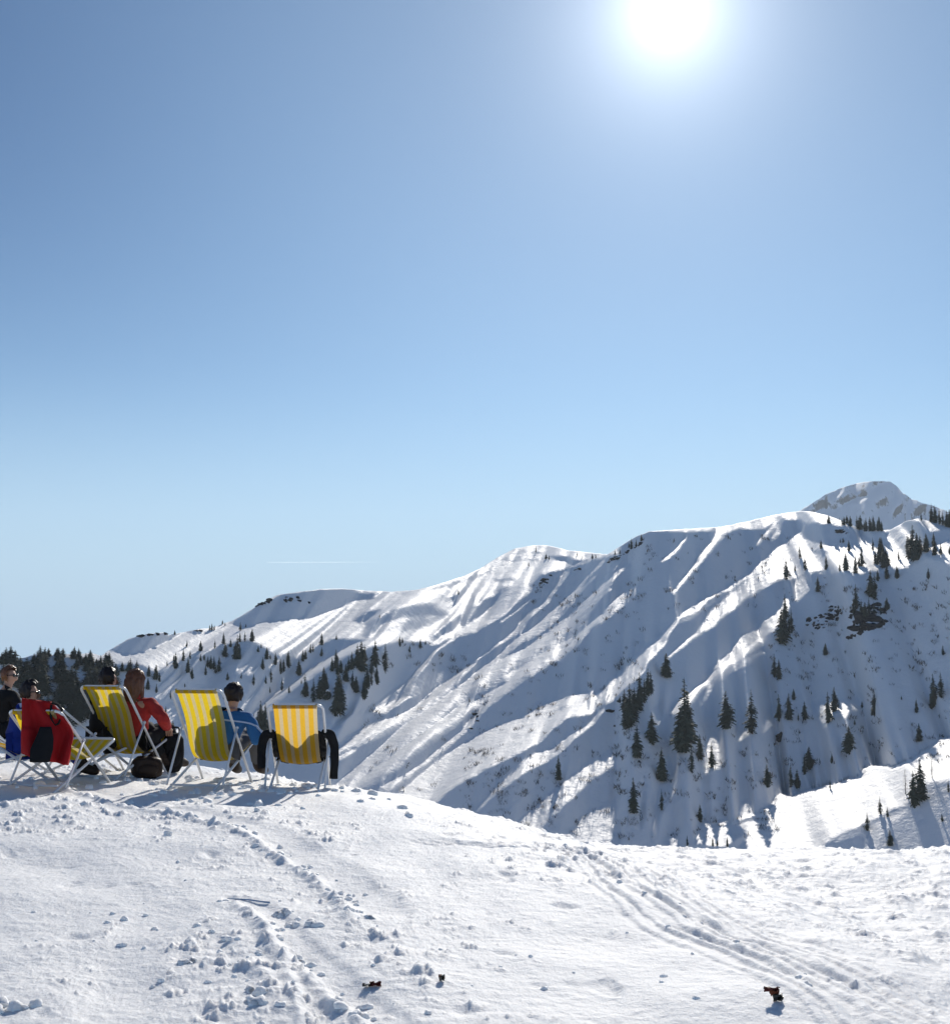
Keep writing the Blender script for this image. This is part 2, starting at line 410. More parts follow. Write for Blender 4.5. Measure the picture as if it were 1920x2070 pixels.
lit_poly('A', [(1600, 760), (1660, 700), (1615, 825), (1595, 830)], 0.05, 2, 'set')
lit_poly('B', [(-30, 930), (60, 790), (180, 690), (330, 600), (380, 545), (460, 535), (390, 620), (300, 715), (150, 850), (0, 950)], 0.04, 5, 'set')
lit_poly('A', [(1640, 985), (1760, 880), (1848, 720), (1848, 900), (1700, 1050)], 0.3, 6, 'set')
lit_poly('B', [(300, 470), (540, 455), (520, 475), (330, 490)], 0.3, 3, 'set')
lit_poly('B', [(870, 225), (1000, 215), (1150, 255), (1270, 262), (1100, 325), (1070, 290), (930, 260)], 0.0, 3, 'set')
lit_poly('B', [(430, 560), (600, 500), (700, 560), (560, 680), (400, 800), (250, 860), (330, 720)], 0.5, 8, 'set')
for k, (a, b) in enumerate([((120, 430), (650, 190)), ((200, 330), (560, 170)), ((330, 250), (760, 260)), ((500, 160), (780, 180))]):
    lit_poly('B', [a, b, (b[0] + 15, b[1] + 14), (a[0] + 15, a[1] + 18)], 0.45, 2, 'set')
lit_poly('A', [(1000, 690), (1200, 650), (1500, 585), (1848, 470), (1848, 520), (1500, 620), (1200, 680)], 0.55, 4, 'set')
# --- middle-left slope
lit_poly('A', [(250, 1212), (420, 1240), (490, 1258), (300, 1350), (0, 1520), (-120, 1500), (0, 1330), (130, 1240)], 0.0, 3, 'set')
strip('A', [(640, 1240, 20, 60), (420, 1300, 15, 70), (250, 1390, 12, 70), (0, 1530, 12, 50), (-200, 1640, 12, 60)], 0.85)
strip('F', [(1848, 520, 8, 40), (1640, 660, 8, 45), (1500, 745, 8, 40), (1390, 810, 10, 60), (1240, 890, 12, 100), (1060, 1050, 12, 90), (990, 1150, 10, 60)], 0.8)
strip('F', [(1160, 770, 8, 20), (1090, 880, 8, 25), (1010, 970, 8, 20)], 0.6)
for p in [[(370, 690), (250, 800), (180, 860)], [(310, 640), (200, 740)], [(430, 640), (300, 790), (220, 900)], [(560, 430), (480, 520)], [(700, 400), (590, 450)],
          [(1140, 575), (1080, 640)], [(1070, 545), (970, 600)], [(1380, 615), (1310, 680)], [(1490, 590), (1440, 660), (1430, 740)], [(1330, 520), (1290, 560)], [(1690, 575), (1610, 630)]]:
    strip('F', [(x, y, 8, 22) for x, y in p], 0.65)
lit_poly('F', [(950, 590), (1060, 540), (1160, 560), (1080, 640), (980, 640)], 0.4, 4, tex=0.6)
lit_poly('F', [(210, 950), (380, 885), (470, 930), (520, 960), (540, 1250), (300, 1230), (240, 1100)], 0.8, 5)
lit_poly('F', [(1000, 960), (1100, 1000), (1090, 1080), (1010, 1120)], 0.6, 5)
# --- left edge of the main face
strip('A', [(1600, 1200, 6, 25), (1340, 1400, 5, 18), (1140, 1617, 5, 20)], 0.7)
strip('C', [(1270, 0, 5, 40), (1020, 230, 5, 60), (720, 440, 6, 90), (620, 520, 8, 60)], 0.6)
lit_poly('C', [(1400, 0), (1700, 0), (1300, 330), (1000, 480), (800, 500), (1050, 330)], 0.32, 8, tex=0.4)
lit_poly('C', [(640, 520), (900, 425), (1170, 365), (1000, 455), (820, 580), (560, 585)], 0.8, 3)
lit_poly('C', [(830, 560), (1100, 410), (1110, 425), (850, 580)], 0.0, 1.5, 'set')
for p in [[(620, 495), (550, 580)], [(490, 565), (440, 615)], [(390, 600), (240, 690)], [(255, 735), (180, 770)], [(420, 1020), (380, 1055), (270, 1095)]]:
    strip('C', [(x, y, 14, 30) for x, y in p], 0.75)
strip('C', [(1840, 5, 6, 15), (1700, 90, 7, 50), (1540, 190, 8, 90), (1300, 380, 10, 130), (1100, 550, 10, 110), (900, 650, 20, 110), (640, 745, 45, 130), (400, 890, 60, 90), (260, 985, 45, 60)], 0.85)
lit_poly('C', [(760, 760), (640, 900), (480, 980), (560, 930)], 0.7, 3)
# --- ribs of the main face
strip('B', [(1590, 285, 5, 18), (1480, 400, 6, 18), (1400, 490, 6, 16)], 0.5)
strip('B', [(1040, 385, 12, 30), (960, 515, 8, 25), (860, 645, 8, 25), (760, 745, 6, 20)], 0.7)
strip('B', [(870, 680, 4, 20), (760, 750, 4, 20)], 0.5)
strip('B', [(735, 748, 8, 25), (600, 870, 10, 40), (550, 970, 10, 40), (460, 1030, 8, 40), (300, 1165, 6, 14), (120, 1290, 5, 12), (-10, 1375, 5, 12)], 0.75)
strip('B', [(1440, 265, 6, 12), (1240, 465, 8, 22), (1080, 625, 8, 70), (900, 795, 9, 85), (720, 955, 9, 80), (540, 1080, 8, 50), (420, 1190, 8, 40), (280, 1315, 8, 45), (100, 1435, 8, 80)], 0.8)
strip('B', [(1060, 730, 6, 25), (940, 800, 6, 40), (860, 860, 6, 40)], 0.6)
strip('B', [(1690, 292, 8, 15), (1540, 425, 8, 22), (1380, 565, 8, 70), (1220, 700, 8, 110), (1060, 860, 9, 150), (860, 1020, 9, 150), (640, 1180, 9, 130), (420, 1280, 10, 150), (160, 1440, 10, 150)], 0.75)
strip('B', [(1740, 525, 14, 60), (1650, 605, 10, 90), (1500, 730, 10, 80), (1400, 850, 10, 60), (1290, 935, 10, 40), (1180, 1045, 10, 45), (1110, 1120, 10, 50), (940, 1250, 8, 60)], 0.78)
lit_poly('B', [(1430, 760), (1560, 720), (1520, 770), (1440, 830)], 0.1, 3, 'set')
strip('B', [(1150, 1060, 15, 50), (1000, 1130, 14, 90), (800, 1245, 14, 110), (560, 1400, 12, 100), (460, 1440, 12, 80)], 0.75)
strip('B', [(1730, 845, 5, 14), (1680, 875, 4, 10)], 0.4)
strip('D', [(760, 0, 12, 60), (560, 95, 10, 80), (400, 240, 10, 70), (300, 335, 9, 50), (120, 525, 8, 30), (0, 640, 8, 30)], 0.75)
strip('C', [(1848, 130, 8, 130), (1640, 295, 8, 160), (1400, 460, 9, 200), (1200, 610, 9, 240), (960, 780, 9, 220), (860, 880, 9, 220), (640, 1070, 9, 230), (400, 1270, 8, 200), (220, 1415, 8, 150)], 0.75)
strip('C', [(1700, 480, 8, 120), (1500, 630, 10, 130), (1300, 780, 12, 130), (1100, 920, 14, 130), (860, 1100, 14, 130), (600, 1290, 12, 120), (420, 1420, 10, 100)], 0.78)
strip('D', [(420, 220, 6, 40), (240, 320, 10, 60), (60, 430, 10, 60), (-80, 540, 10, 60)], 0.65)
strip('C', [(1848, 655, 7, 30), (1640, 835, 8, 40), (1430, 1000, 9, 60), (1200, 1195, 9, 70), (1000, 1325, 9, 80), (800, 1420, 8, 80)], 0.7)
lit_poly('D', [(1185, 292), (1340, 268), (1250, 400), (1300, 520), (1050, 568), (900, 680), (760, 830), (480, 970), (200, 1110), (0, 1215), (-150, 1310), (-300, 1450), (-430, 1560), (-600, 1540), (-850, 1460),
               (-650, 1300), (-400, 1090), (-150, 920), (0, 820), (200, 700), (440, 600), (600, 550), (840, 402), (1040, 340)], 0.85, 4)
strip('D', [(900, 640, 3, 14), (500, 830, 3, 14), (100, 980, 3, 14)], 0.9)
lit_poly('D', [(980, 470), (1100, 400), (1080, 440), (1000, 490)], 0.3, 4, 'set')
lit_poly('D', [(820, 830), (930, 700), (1060, 670), (1000, 760), (850, 860), (740, 930)], 0.02, 4, 'set')
lit_poly('D', [(1690, 0), (1560, 130), (1420, 252), (1330, 312), (1190, 420), (1290, 535), (1420, 430), (1560, 260), (1740, 200), (1848, 80), (1848, 0)], 0.85, 4, tex=0.35)
lit_poly('D', [(90, 1545), (230, 1385), (330, 1265), (600, 1040), (720, 920), (800, 925), (950, 850), (1120, 720), (1280, 640), (1420, 470), (1440, 492), (1300, 660), (1120, 790), (960, 940), (860, 1015), (700, 1100), (540, 1190), (340, 1340), (140, 1520)], 0.78, 4, tex=0.2)
lit_poly('D', [(-20, 1610), (90, 1540), (120, 1570), (0, 1640)], 0.7, 3)
lit_poly('D', [(440, 1730), (700, 1500), (920, 1310), (1000, 1240), (1240, 1050), (1520, 890), (1615, 880), (1600, 1000), (1500, 1090), (1330, 1190), (1200, 1330), (1000, 1500), (860, 1620), (720, 1790), (600, 1800)], 0.72, 5, tex=0.55)
lit_poly('D', [(980, 1840), (1140, 1700), (1240, 1540), (1420, 1480), (1580, 1390), (1585, 1900), (1100, 1900)], 0.65, 6, tex=0.5)
strip('D', [(880, 1165, 4, 18), (690, 1330, 4, 18), (500, 1450, 4, 18)], 0.35)
for p in [[(1350, 420), (1150, 640), (960, 800)], [(1500, 560), (1300, 720), (1120, 900)], [(820, 720), (640, 880), (420, 1060)], [(1000, 960), (800, 1090), (620, 1230)], [(700, 640), (560, 770), (380, 900)], [(1260, 900), (1080, 1040), (900, 1150)]]:
    strip('B', [(x, y, 5, 14) for x, y in p], 0.42)
for p in [[(900, 330), (700, 430), (520, 520)], [(1100, 240), (960, 330)], [(620, 1000), (440, 1120), (280, 1240)], [(860, 930), (700, 1060), (520, 1180)], [(1180, 700), (1000, 860)], [(560, 1420), (380, 1560)]]:
    strip('D', [(x, y, 5, 14) for x, y in p], 0.38)
# --- T ribs, upper right
lit_poly('5', [(1070, 325), (1000, 390), (900, 440), (830, 508), (740, 580), (600, 680), (480, 735), (380, 800), (310, 880), (180, 1000), (80, 1062), (160, 1075), (270, 960), (310, 915), (350, 850), (460, 810), (520, 742), (640, 690), (760, 612), (900, 560), (1000, 480)], 0.85, 4)
lit_poly('5', [(960, 540), (760, 600), (640, 700), (540, 790), (450, 915), (300, 1040), (290, 1065), (440, 952), (560, 872), (720, 742), (850, 655), (980, 600)], 0.75, 5, tex=0.25)
lit_poly('5', [(945, 712), (900, 800), (800, 862), (690, 950), (590, 1060), (520, 1130), (600, 1110), (660, 1060), (760, 985), (870, 912), (930, 840), (985, 755)], 0.8, 4, tex=0.2)
lit_poly('5', [(360, 860), (460, 800), (560, 740), (500, 790), (420, 850)], 0.4, 4)
lit_poly('G', [(310, 1020), (225, 1130), (240, 1320), (300, 1270), (400, 1165), (390, 1120), (350, 1060)], 0.8, 4, tex=0.2)
lit_poly('6', [(90, 100), (180, -10), (290, -10), (230, 60), (180, 112), (110, 212), (40, 262), (0, 312), (-40, 330), (-40, 230), (0, 172)], 0.8, 4, tex=0.25)
strip('6', [(800, -20, 10, 30), (620, 112, 10, 30), (520, 192, 10, 26), (440, 262, 10, 30), (380, 320, 12, 40)], 0.9)
strip('6', [(820, 40, 8, 20), (640, 140, 8, 24), (540, 210, 6, 20), (480, 330, 5, 16)], 0.35)
strip('5', [(575, 362, 12, 40), (540, 425, 10, 24), (470, 505, 9, 24), (430, 565, 8, 22), (370, 640, 6, 16), (328, 692, 5, 10)], 0.85)
strip('5', [(383, 408, 6, 12), (340, 465, 7, 14), (265, 522, 5, 10)], 0.75)
strip('5', [(915, 285, 12, 30), (850, 355, 7, 24), (790, 425, 6, 16)], 0.7)
strip('5', [(970, 300, 8, 26), (890, 370, 7, 20), (870, 400, 6, 14)], 0.6)
strip('5', [(75, 538, 6, 14), (0, 612, 6, 14)], 0.6)
strip('5', [(110, 655, 10, 40), (40, 720, 10, 40), (-40, 800, 10, 30)], 0.5)
# ridge cap
lit_poly('5', [(200, 352), (300, 340), (560, 330), (900, 240), (1000, 200), (1000, 280), (900, 292), (830, 350), (700, 345), (600, 378), (540, 358), (400, 368), (310, 362), (260, 358)], 0.85, 3)
# bench, upper right
lit_poly('G', [(-40, 1100), (-40, 850), (140, 700), (250, 600), (350, 495), (100, 440), (0, 440), (200, 380), (400, 350), (700, 400), (960, 560), (1240, 540), (1400, 440), (1700, 400), (2900, 440), (2900, 900), (1848, 930), (1600, 865), (1480, 945), (1300, 965), (1140, 990), (1000, 1000), (900, 1030), (750, 1010), (600, 1020), (420, 1010), (300, 1040), (200, 1090), (100, 1070)], 0.85, 4)
lit_poly('G', [(345, 512), (420, 490), (600, 498), (760, 528), (860, 560), (900, 600), (905, 705), (700, 725), (560, 722), (450, 692), (345, 645), (330, 560)], 0.0, 4, 'set')
lit_poly('G', [(970, 602), (1225, 572), (1190, 642), (1060, 684)], 0.0, 3, 'set')
lit_poly('G', [(1430, 500), (1500, 475), (1570, 480), (1625, 575), (1848, 560), (1900, 560), (1900, 640), (1720, 720), (1600, 745), (1500, 620)], 0.0, 4, 'set')
lit_poly('G', [(120, 450), (290, 462), (220, 560), (80, 690), (20, 730), (70, 620)], 0.0, 4, 'set')
lit_poly('G', [(430, 780), (640, 790), (600, 810), (450, 810)], 0.4, 3, 'set')
lit_poly('G', [(410, 1000), (520, 985), (620, 1010), (420, 1030)], 0.1, 3, 'set')
# --- lower right
lit_poly('H', [(-260, 1900), (-180, 1700), (-60, 1660), (0, 1610), (50, 1520), (120, 1490), (180, 1520), (300, 1470), (400, 1440), (560, 1410), (700, 1360), (800, 1330), (850, 1260), (950, 1230), (1060, 1230), (1110, 1250), (1200, 1210), (1300, 1170), (1340, 1195), (1370, 1110), (1480, 1040), (1530, 990), (1640, 975),
               (2300, 760), (2300, 1150), (1800, 1330), (1640, 1345), (1500, 1400), (1300, 1545), (1100, 1600), (980, 1680), (830, 1750), (600, 1860), (480, 1930), (400, 2060), (-400, 2060)], 0.88, 4)
lit_poly('H', [(1330, 1360), (1700, 1370), (1700, 2000), (950, 2000), (1000, 1760), (1150, 1660)], 0.12, 16, 'set')
lit_poly('H', [(860, 1990), (870, 1800), (960, 1700), (1150, 1640), (1290, 1600), (1150, 1720), (1010, 1830), (960, 1990)], 0.45, 8)
lit_poly('H', [(520, 1880), (700, 1800), (840, 1780), (820, 1820), (600, 1900)], 0.2, 9, 'set')
lit_poly('H', [(340, 650), (480, 600), (620, 596), (800, 598), (900, 660), (880, 705), (720, 705), (670, 785), (600, 725), (480, 830), (400, 780), (360, 740)], 0.8, 4)
lit_poly('H', [(410, 880), (520, 820), (510, 850), (430, 890)], 0.6, 3)
lit_poly('6', [(820, 400), (890, 350), (905, 430), (820, 492)], 0.7, 3, tex=0.2)
lit_poly('6', [(670, 482), (725, 440), (742, 500), (670, 552)], 0.6, 3, tex=0.2)
lit_poly('6', [(500, 520), (590, 458), (602, 640), (575, 690), (500, 720), (490, 600)], 0.6, 4, tex=0.4)
lit_poly('6', [(295, 372), (370, 290), (430, 268), (360, 382), (300, 412)], 0.75, 4)
lit_poly('6', [(205, 350), (262, 330), (265, 430), (235, 455)], 0.6, 3)
lit_poly('6', [(290, 625), (342, 600), (342, 790), (290, 900), (240, 1000), (240, 840)], 0.5, 4, tex=0.5)
lit_poly('6', [(195, 1100), (215, 950), (240, 780), (265, 780), (240, 960), (225, 1100)], 0.6, 3, tex=0.2)
lit_poly('6', [(140, 930), (160, 890), (170, 960), (140, 1060)], 0.5, 3)
lit_poly('6', [(670, 985), (690, 870), (760, 840), (770, 950)], 0.75, 3)
lit_poly('6', [(440, 1100), (450, 1010), (500, 960), (540, 1000), (620, 955), (650, 1000), (780, 965), (870, 920), (885, 860), (930, 830), (975, 860), (900, 960), (600, 1120)], 0.85, 3)
lit_poly('6', [(265, 1120), (275, 1060), (360, 1035), (370, 1120)], 0.8, 3)
lit_poly('6', [(0, 1120), (-20, 1060), (50, 1040), (45, 1120)], 0.6, 3)
lit_poly('6', [(-20, 930), (-10, 850), (20, 850), (20, 1000)], 0.5, 3)
lit_poly('6', [(860, 870), (900, 780), (930, 780), (940, 840)], 0.35, 4)

GAP = np.zeros_like(UU)
_gp = [cpt('H', *p) for p in [(-650, 1790), (-420, 1740), (-180, 1660), (-30, 1600), (50, 1505), (120, 1475), (180, 1505), (300, 1455), (400, 1425), (560, 1395), (700, 1345), (800, 1315), (850, 1245), (950, 1215), (1060, 1215), (1110, 1235), (1200, 1195), (1300, 1150), (1480, 1025), (1530, 975), (1640, 960), (2300, 745)]]
_s = _box(_gp, 12)
GAP[_s] = sstep(5.0, 3.0, poly_sd(WU[_s], WV[_s], _gp)[0]) * sstep(1390, 1620, UU[_s])
# bushes and snow texture modulate the slope a little
nz_f = noise(UU / 5.5, VV / 4.5) * 0.6 + noise(UU / 13 + 9, VV / 9) * 0.8
AZ, TT = ray_az_T(UU, VV)
big_face = sstep(1280, 1450, UU)
shade_g = 0.588 - 0.008 * big_face + 0.010 * nz_f
lit_g = np.maximum(0.12 + 0.01 * nz_f, TT + 0.15)
Gs = shade_g + (lit_g - shade_g) * np.clip(LIT, 0, 1)
Gs = Gs - (0.035 - 0.025 * sstep(1480, 1560, UU) * sstep(1480, 1520, VV)) * np.clip(nz_f, -1, 1) * LIT
# hidden foot of the slope: gentle run-out towards the valley
VB = np.interp(U, [-200, 600, 700, 760, 900, 1000, 1100, 2120], [1560, 1575, 1590, 1600, 1650, 1690, 1715, 1720])
hid = sstep(0, 25, VV - VB[None, :])
Gs = Gs * (1 - hid) + 0.28 * hid
rho = np.zeros_like(UU)
r0 = np.interp(U, [-200, 300, 700, 1000, 1400, 2120], [330, 340, 330, 330, 340, 330])
rho[0] = np.log(r0)
for i in range(1, len(Vv)):
    dT = TT[i] - TT[i - 1]
    beta = SUN_AZ - AZ[i]
    cs = np.concatenate([[0], np.cumsum(np.pad(rho[i - 1], 45, mode='edge'))])
    ref = (cs[91:] - cs[:-91]) / 91.0
    dev = np.clip(rho[i - 1] - ref, -.1, .1)
    den = np.maximum(Gs[i] - TT[i] * np.cos(beta), 0.115)
    den = den * (1 - GAP[i]) + 0.020 * GAP[i]
    den = den * (1 + (np.exp(9 * dev) - 1) * sstep(0.15, 0.6, LIT[i]))
    th_src = AZ[i] - np.sin(beta) / den * dT
    q = np.interp(th_src, AZ[i - 1], rho[i - 1]) + np.cos(beta) * dT / den
    qp = np.pad(q, 1, mode='edge')
    kf = 0.04 + 0.22 * np.exp(-((U - 1352) / 60.0) ** 2)
    rho[i] = kf * qp[:-2] + (1 - 2 * kf) * qp[1:-1] + kf * qp[2:]
RHO = rho
def surf_r(u, v):
    """range of the mountain surface seen at a pixel"""
    fi = (u - U[0]) / 2.0; fj = (Vv[0] - v) / 1.5
    i = int(np.clip(math.floor(fi), 0, len(U) - 2)); j = int(np.clip(math.floor(fj), 0, len(Vv) - 2))
    a, b = fi - i, fj - j
    q = (RHO[j, i] * (1 - a) + RHO[j, i + 1] * a) * (1 - b) + (RHO[j + 1, i] * (1 - a) + RHO[j + 1, i + 1] * a) * b
    return math.exp(q)
def at(u, v, r):
    x, y, z = ray(u, v); h = math.hypot(x, y)
    return Vector((float(x / h * r), float(y / h * r), float(z / h * r)))
RIDGE = [(-200, 1318), (0, 1330), (40, 1332), (75, 1322), (110, 1324), (150, 1322), (185, 1320), (205, 1326), (222, 1314), (258, 1292), (300, 1281), (330, 1279), (340, 1284), (372, 1278), (400, 1272), (425, 1270),
         (448, 1262), (470, 1255), (520, 1225), (560, 1203), (600, 1197), (650, 1191), (690, 1190), (740, 1194), (790, 1196), (840, 1193), (880, 1183), (930, 1167), (970, 1150), (1005, 1127), (1040, 1109), (1080, 1102), (1110, 1103), (1150, 1113), (1190, 1117), (1228, 1121),
         (1260, 1100), (1285, 1085), (1312, 1074), (1380, 1070), (1460, 1065), (1520, 1052), (1570, 1040), (1610, 1034), (1640, 1034), (1680, 1044), (1720, 1060), (1747, 1074), (1800, 1071), (1830, 1054), (1855, 1048), (1885, 1055), (1920, 1066), (2000, 1074), (2120, 1060)]
VT = np.interp(U, [p[0] for p in RIDGE], [p[1] for p in RIDGE]) + 1.2 * noise(U / 16, U * 0 + 3) + 0.5 * noise(U / 5, U * 0 + 9)

def build_mountain():
    NR = 430
    # denser rows where the slope is seen
    s = np.linspace(0, 1, NR) ** 0.9
    vb = 1800.0
    V2 = vb + s[:, None] * (VT[None, :] - vb)
    fj = (Vv[0] - V2) / 1.5; j = np.clip(np.floor(fj).astype(int), 0, len(Vv) - 2); b = fj - j
    ii = np.arange(len(U))[None, :].repeat(NR, 0)
    R = np.exp(RHO[j, ii] * (1 - b) + RHO[j + 1, ii] * b)
    az, T = ray_az_T(U[None, :].repeat(NR, 0), V2)
    X = R * np.sin(az); Y = R * np.cos(az); Z = R * T
    # far side of the ridge, falling away
    # foot of the slope runs out under the valley floor
    Xb, Yb, Zb = [], [], []
    for dr, dz in [(-170, -34), (-110, -20), (-50, -7)]:
        Xb.append(((R[0] + dr) * np.sin(az[0]))[None]); Yb.append(((R[0] + dr) * np.cos(az[0]))[None]); Zb.append((Z[0] + dz)[None])
    Xb.append(X); Yb.append(Y); Zb.append(Z)
    Rt, azt, Zt = R[-1], az[-1], Z[-1]
    for k, (dr, dz) in enumerate([(6, -0.3), (20, -4), (60, -18), (160, -60), (400, -170), (700, -330)]):
        Xb.append(((Rt + dr) * np.sin(azt))[None]); Yb.append(((Rt + dr) * np.cos(azt))[None]); Zb.append((Zt + dz)[None])
    X, Y, Z = np.concatenate(Xb), np.concatenate(Yb), np.concatenate(Zb)
    V = np.stack([X.ravel(), Y.ravel(), Z.ravel()], 1)
    me = mesh_np("mountain_slope", V, grid_faces(X.shape[0], X.shape[1]), M_MSNOW)
    prop(obj("mountain_slope", me), kind='structure')
    print("ridge range", [int(x) for x in Rt[::80]])
build_mountain()

# ------------------------------------------------------------------ far rocky peak
def peak_material():
    m, nt, b = new_mat("rocky_snow")
    b.inputs['Roughness'].default_value = 0.8; b.inputs['Specular IOR Level'].default_value = 0.2
    geo = nt.nodes.new('ShaderNodeNewGeometry'); sep = nt.nodes.new('ShaderNodeSeparateXYZ'); nt.links.new(geo.outputs['Normal'], sep.inputs[0])
    tc = nt.nodes.new('ShaderNodeTexCoord'); nz = nt.nodes.new('ShaderNodeTexNoise'); nz.inputs['Scale'].default_value = 0.09; nz.inputs['Detail'].default_value = 10; nz.inputs['Roughness'].default_value = 0.7
    mp = nt.nodes.new('ShaderNodeMapping'); mp.inputs['Rotation'].default_value = (0, math.radians(35), 0); mp.inputs['Scale'].default_value = (1.0, .5, .28)
    nt.links.new(tc.outputs['Object'], mp.inputs['Vector']); nt.links.new(mp.outputs[0], nz.inputs['Vector'])
    ad = nt.nodes.new('ShaderNodeMath'); ad.operation = 'MULTIPLY_ADD'; ad.inputs[1].default_value = -0.9
    nt.links.new(nz.outputs['Fac'], ad.inputs[0]); nt.links.new(sep.outputs[2], ad.inputs[2])
    rp = nt.nodes.new('ShaderNodeValToRGB'); rp.color_ramp.elements[0].position = 0.13; rp.color_ramp.elements[0].color = (0.07, 0.08, 0.10, 1)
    rp.color_ramp.elements[1].position = 0.25; rp.color_ramp.elements[1].color = (0.84, 0.85, 0.87, 1)
    nt.links.new(ad.outputs[0], rp.inputs[0]); nt.links.new(rp.outputs[0], b.inputs['Base Color'])
    return m
def build_peak():
    n = 260
    prof = [(1300, 1120), (1480, 1078), (1560, 1052), (1610, 1036), (1640, 1018), (1670, 999), (1700, 986), (1725, 979), (1745, 974), (1780, 972), (1800, 974), (1812, 982), (1825, 997), (1842, 1008), (1862, 1016), (1885, 1022), (1905, 1030), (1940, 1044), (2050, 1080), (2300, 1130)]
    us = np.linspace(1300, 2300, 700)
    vt = np.interp(us, [p[0] for p in prof], [p[1] for p in prof]) + 2.2 * noise(us / 11, us * 0 + 5) + 0.7 * noise(us / 3.5, us * 0 + 2)
    rows = np.linspace(0, 1, n)
    R0 = 2600.0
    az, Tt = ray_az_T(us, vt)
    Tb = -0.05
    # slope ~0.75 facing the camera with gullies
    s = rows[:, None]
    T = Tb + (Tt[None, :] - Tb) * s
    A = az[None, :].repeat(n, 0)
    R = np.ones_like(T) * R0
    q = us[None, :] / 1.0 + 0 * s
    g = 0.66 + 0.0 * T
    uu = us[None, :] + 0 * s; vv = HOR - T * F
    rid = noise((uu + 0.9 * vv) / 26, (vv - uu) / 90) * 0.55 + noise((uu + 0.9 * vv) / 10 + 5, vv / 34) * 0.4 + 0.28 * noise(uu / 5, vv / 5)
    litpk = np.zeros_like(T)
    for pts in [[(610, 180), (660, 180), (770, 135), (790, 150), (680, 190)], [(870, 210), (850, 205), (880, 150), (1000, 80), (1010, 95), (920, 150)], [(660, 300), (680, 250), (740, 215), (730, 260), (690, 320)], [(1110, 80), (1130, 50), (1160, 55), (1130, 85)],
                [(720, 400), (760, 360), (860, 310), (960, 290), (990, 320), (900, 380), (820, 370)], [(1380, 235), (1450, 245), (1440, 262), (1390, 250)]]:
        pp = [cpt('G', *p) for p in pts]
        ins = in_poly(uu + 2 * noise(uu / 7, vv / 7), vv + 2 * noise(uu / 7 + 9, vv / 7), pp); d = edge_d(uu, vv, pp)
        litpk = np.maximum(litpk, np.clip(0.5 + np.where(ins, d, -d) / 5, 0, 1))
    g = 0.74 + 0.42 * rid
    g = np.maximum(g, 0.60) * (1 - litpk) + litpk * (T + 0.2)
    lr = np.zeros_like(T) + math.log(R0)
    for i in range(1, n):
        q_ = np.pad(lr[i - 1] + (T[i] - T[i - 1]) / np.maximum(g[i] - T[i], 0.1), 2, mode='edge')
        lr[i] = 0.15 * q_[:-4] + 0.2 * q_[1:-3] + 0.3 * q_[2:-2] + 0.2 * q_[3:-1] + 0.15 * q_[4:]
    R = np.exp(lr) * (1 + 0.012 * (noise((uu + vv) / 40, (uu - vv) / 60)) * s)
    X = R * np.sin(A); Y = R * np.cos(A); Z = R * T
    Xb, Yb, Zb = [X], [Y], [Z]
    for dr, dz in [(15, -3), (80, -45), (300, -220), (900, -700)]:
        Xb.append(((R[-1] + dr) * np.sin(A[-1]))[None]); Yb.append(((R[-1] + dr) * np.cos(A[-1]))[None]); Zb.append((Z[-1] + dz)[None])
    X, Y, Z = np.concatenate(Xb), np.concatenate(Yb), np.concatenate(Zb)
    me = mesh_np("mountain_peak", np.stack([X.ravel(), Y.ravel(), Z.ravel()], 1), grid_faces(X.shape[0], X.shape[1]), peak_material())
    prop(obj("mountain_peak", me), kind='structure')
build_peak()

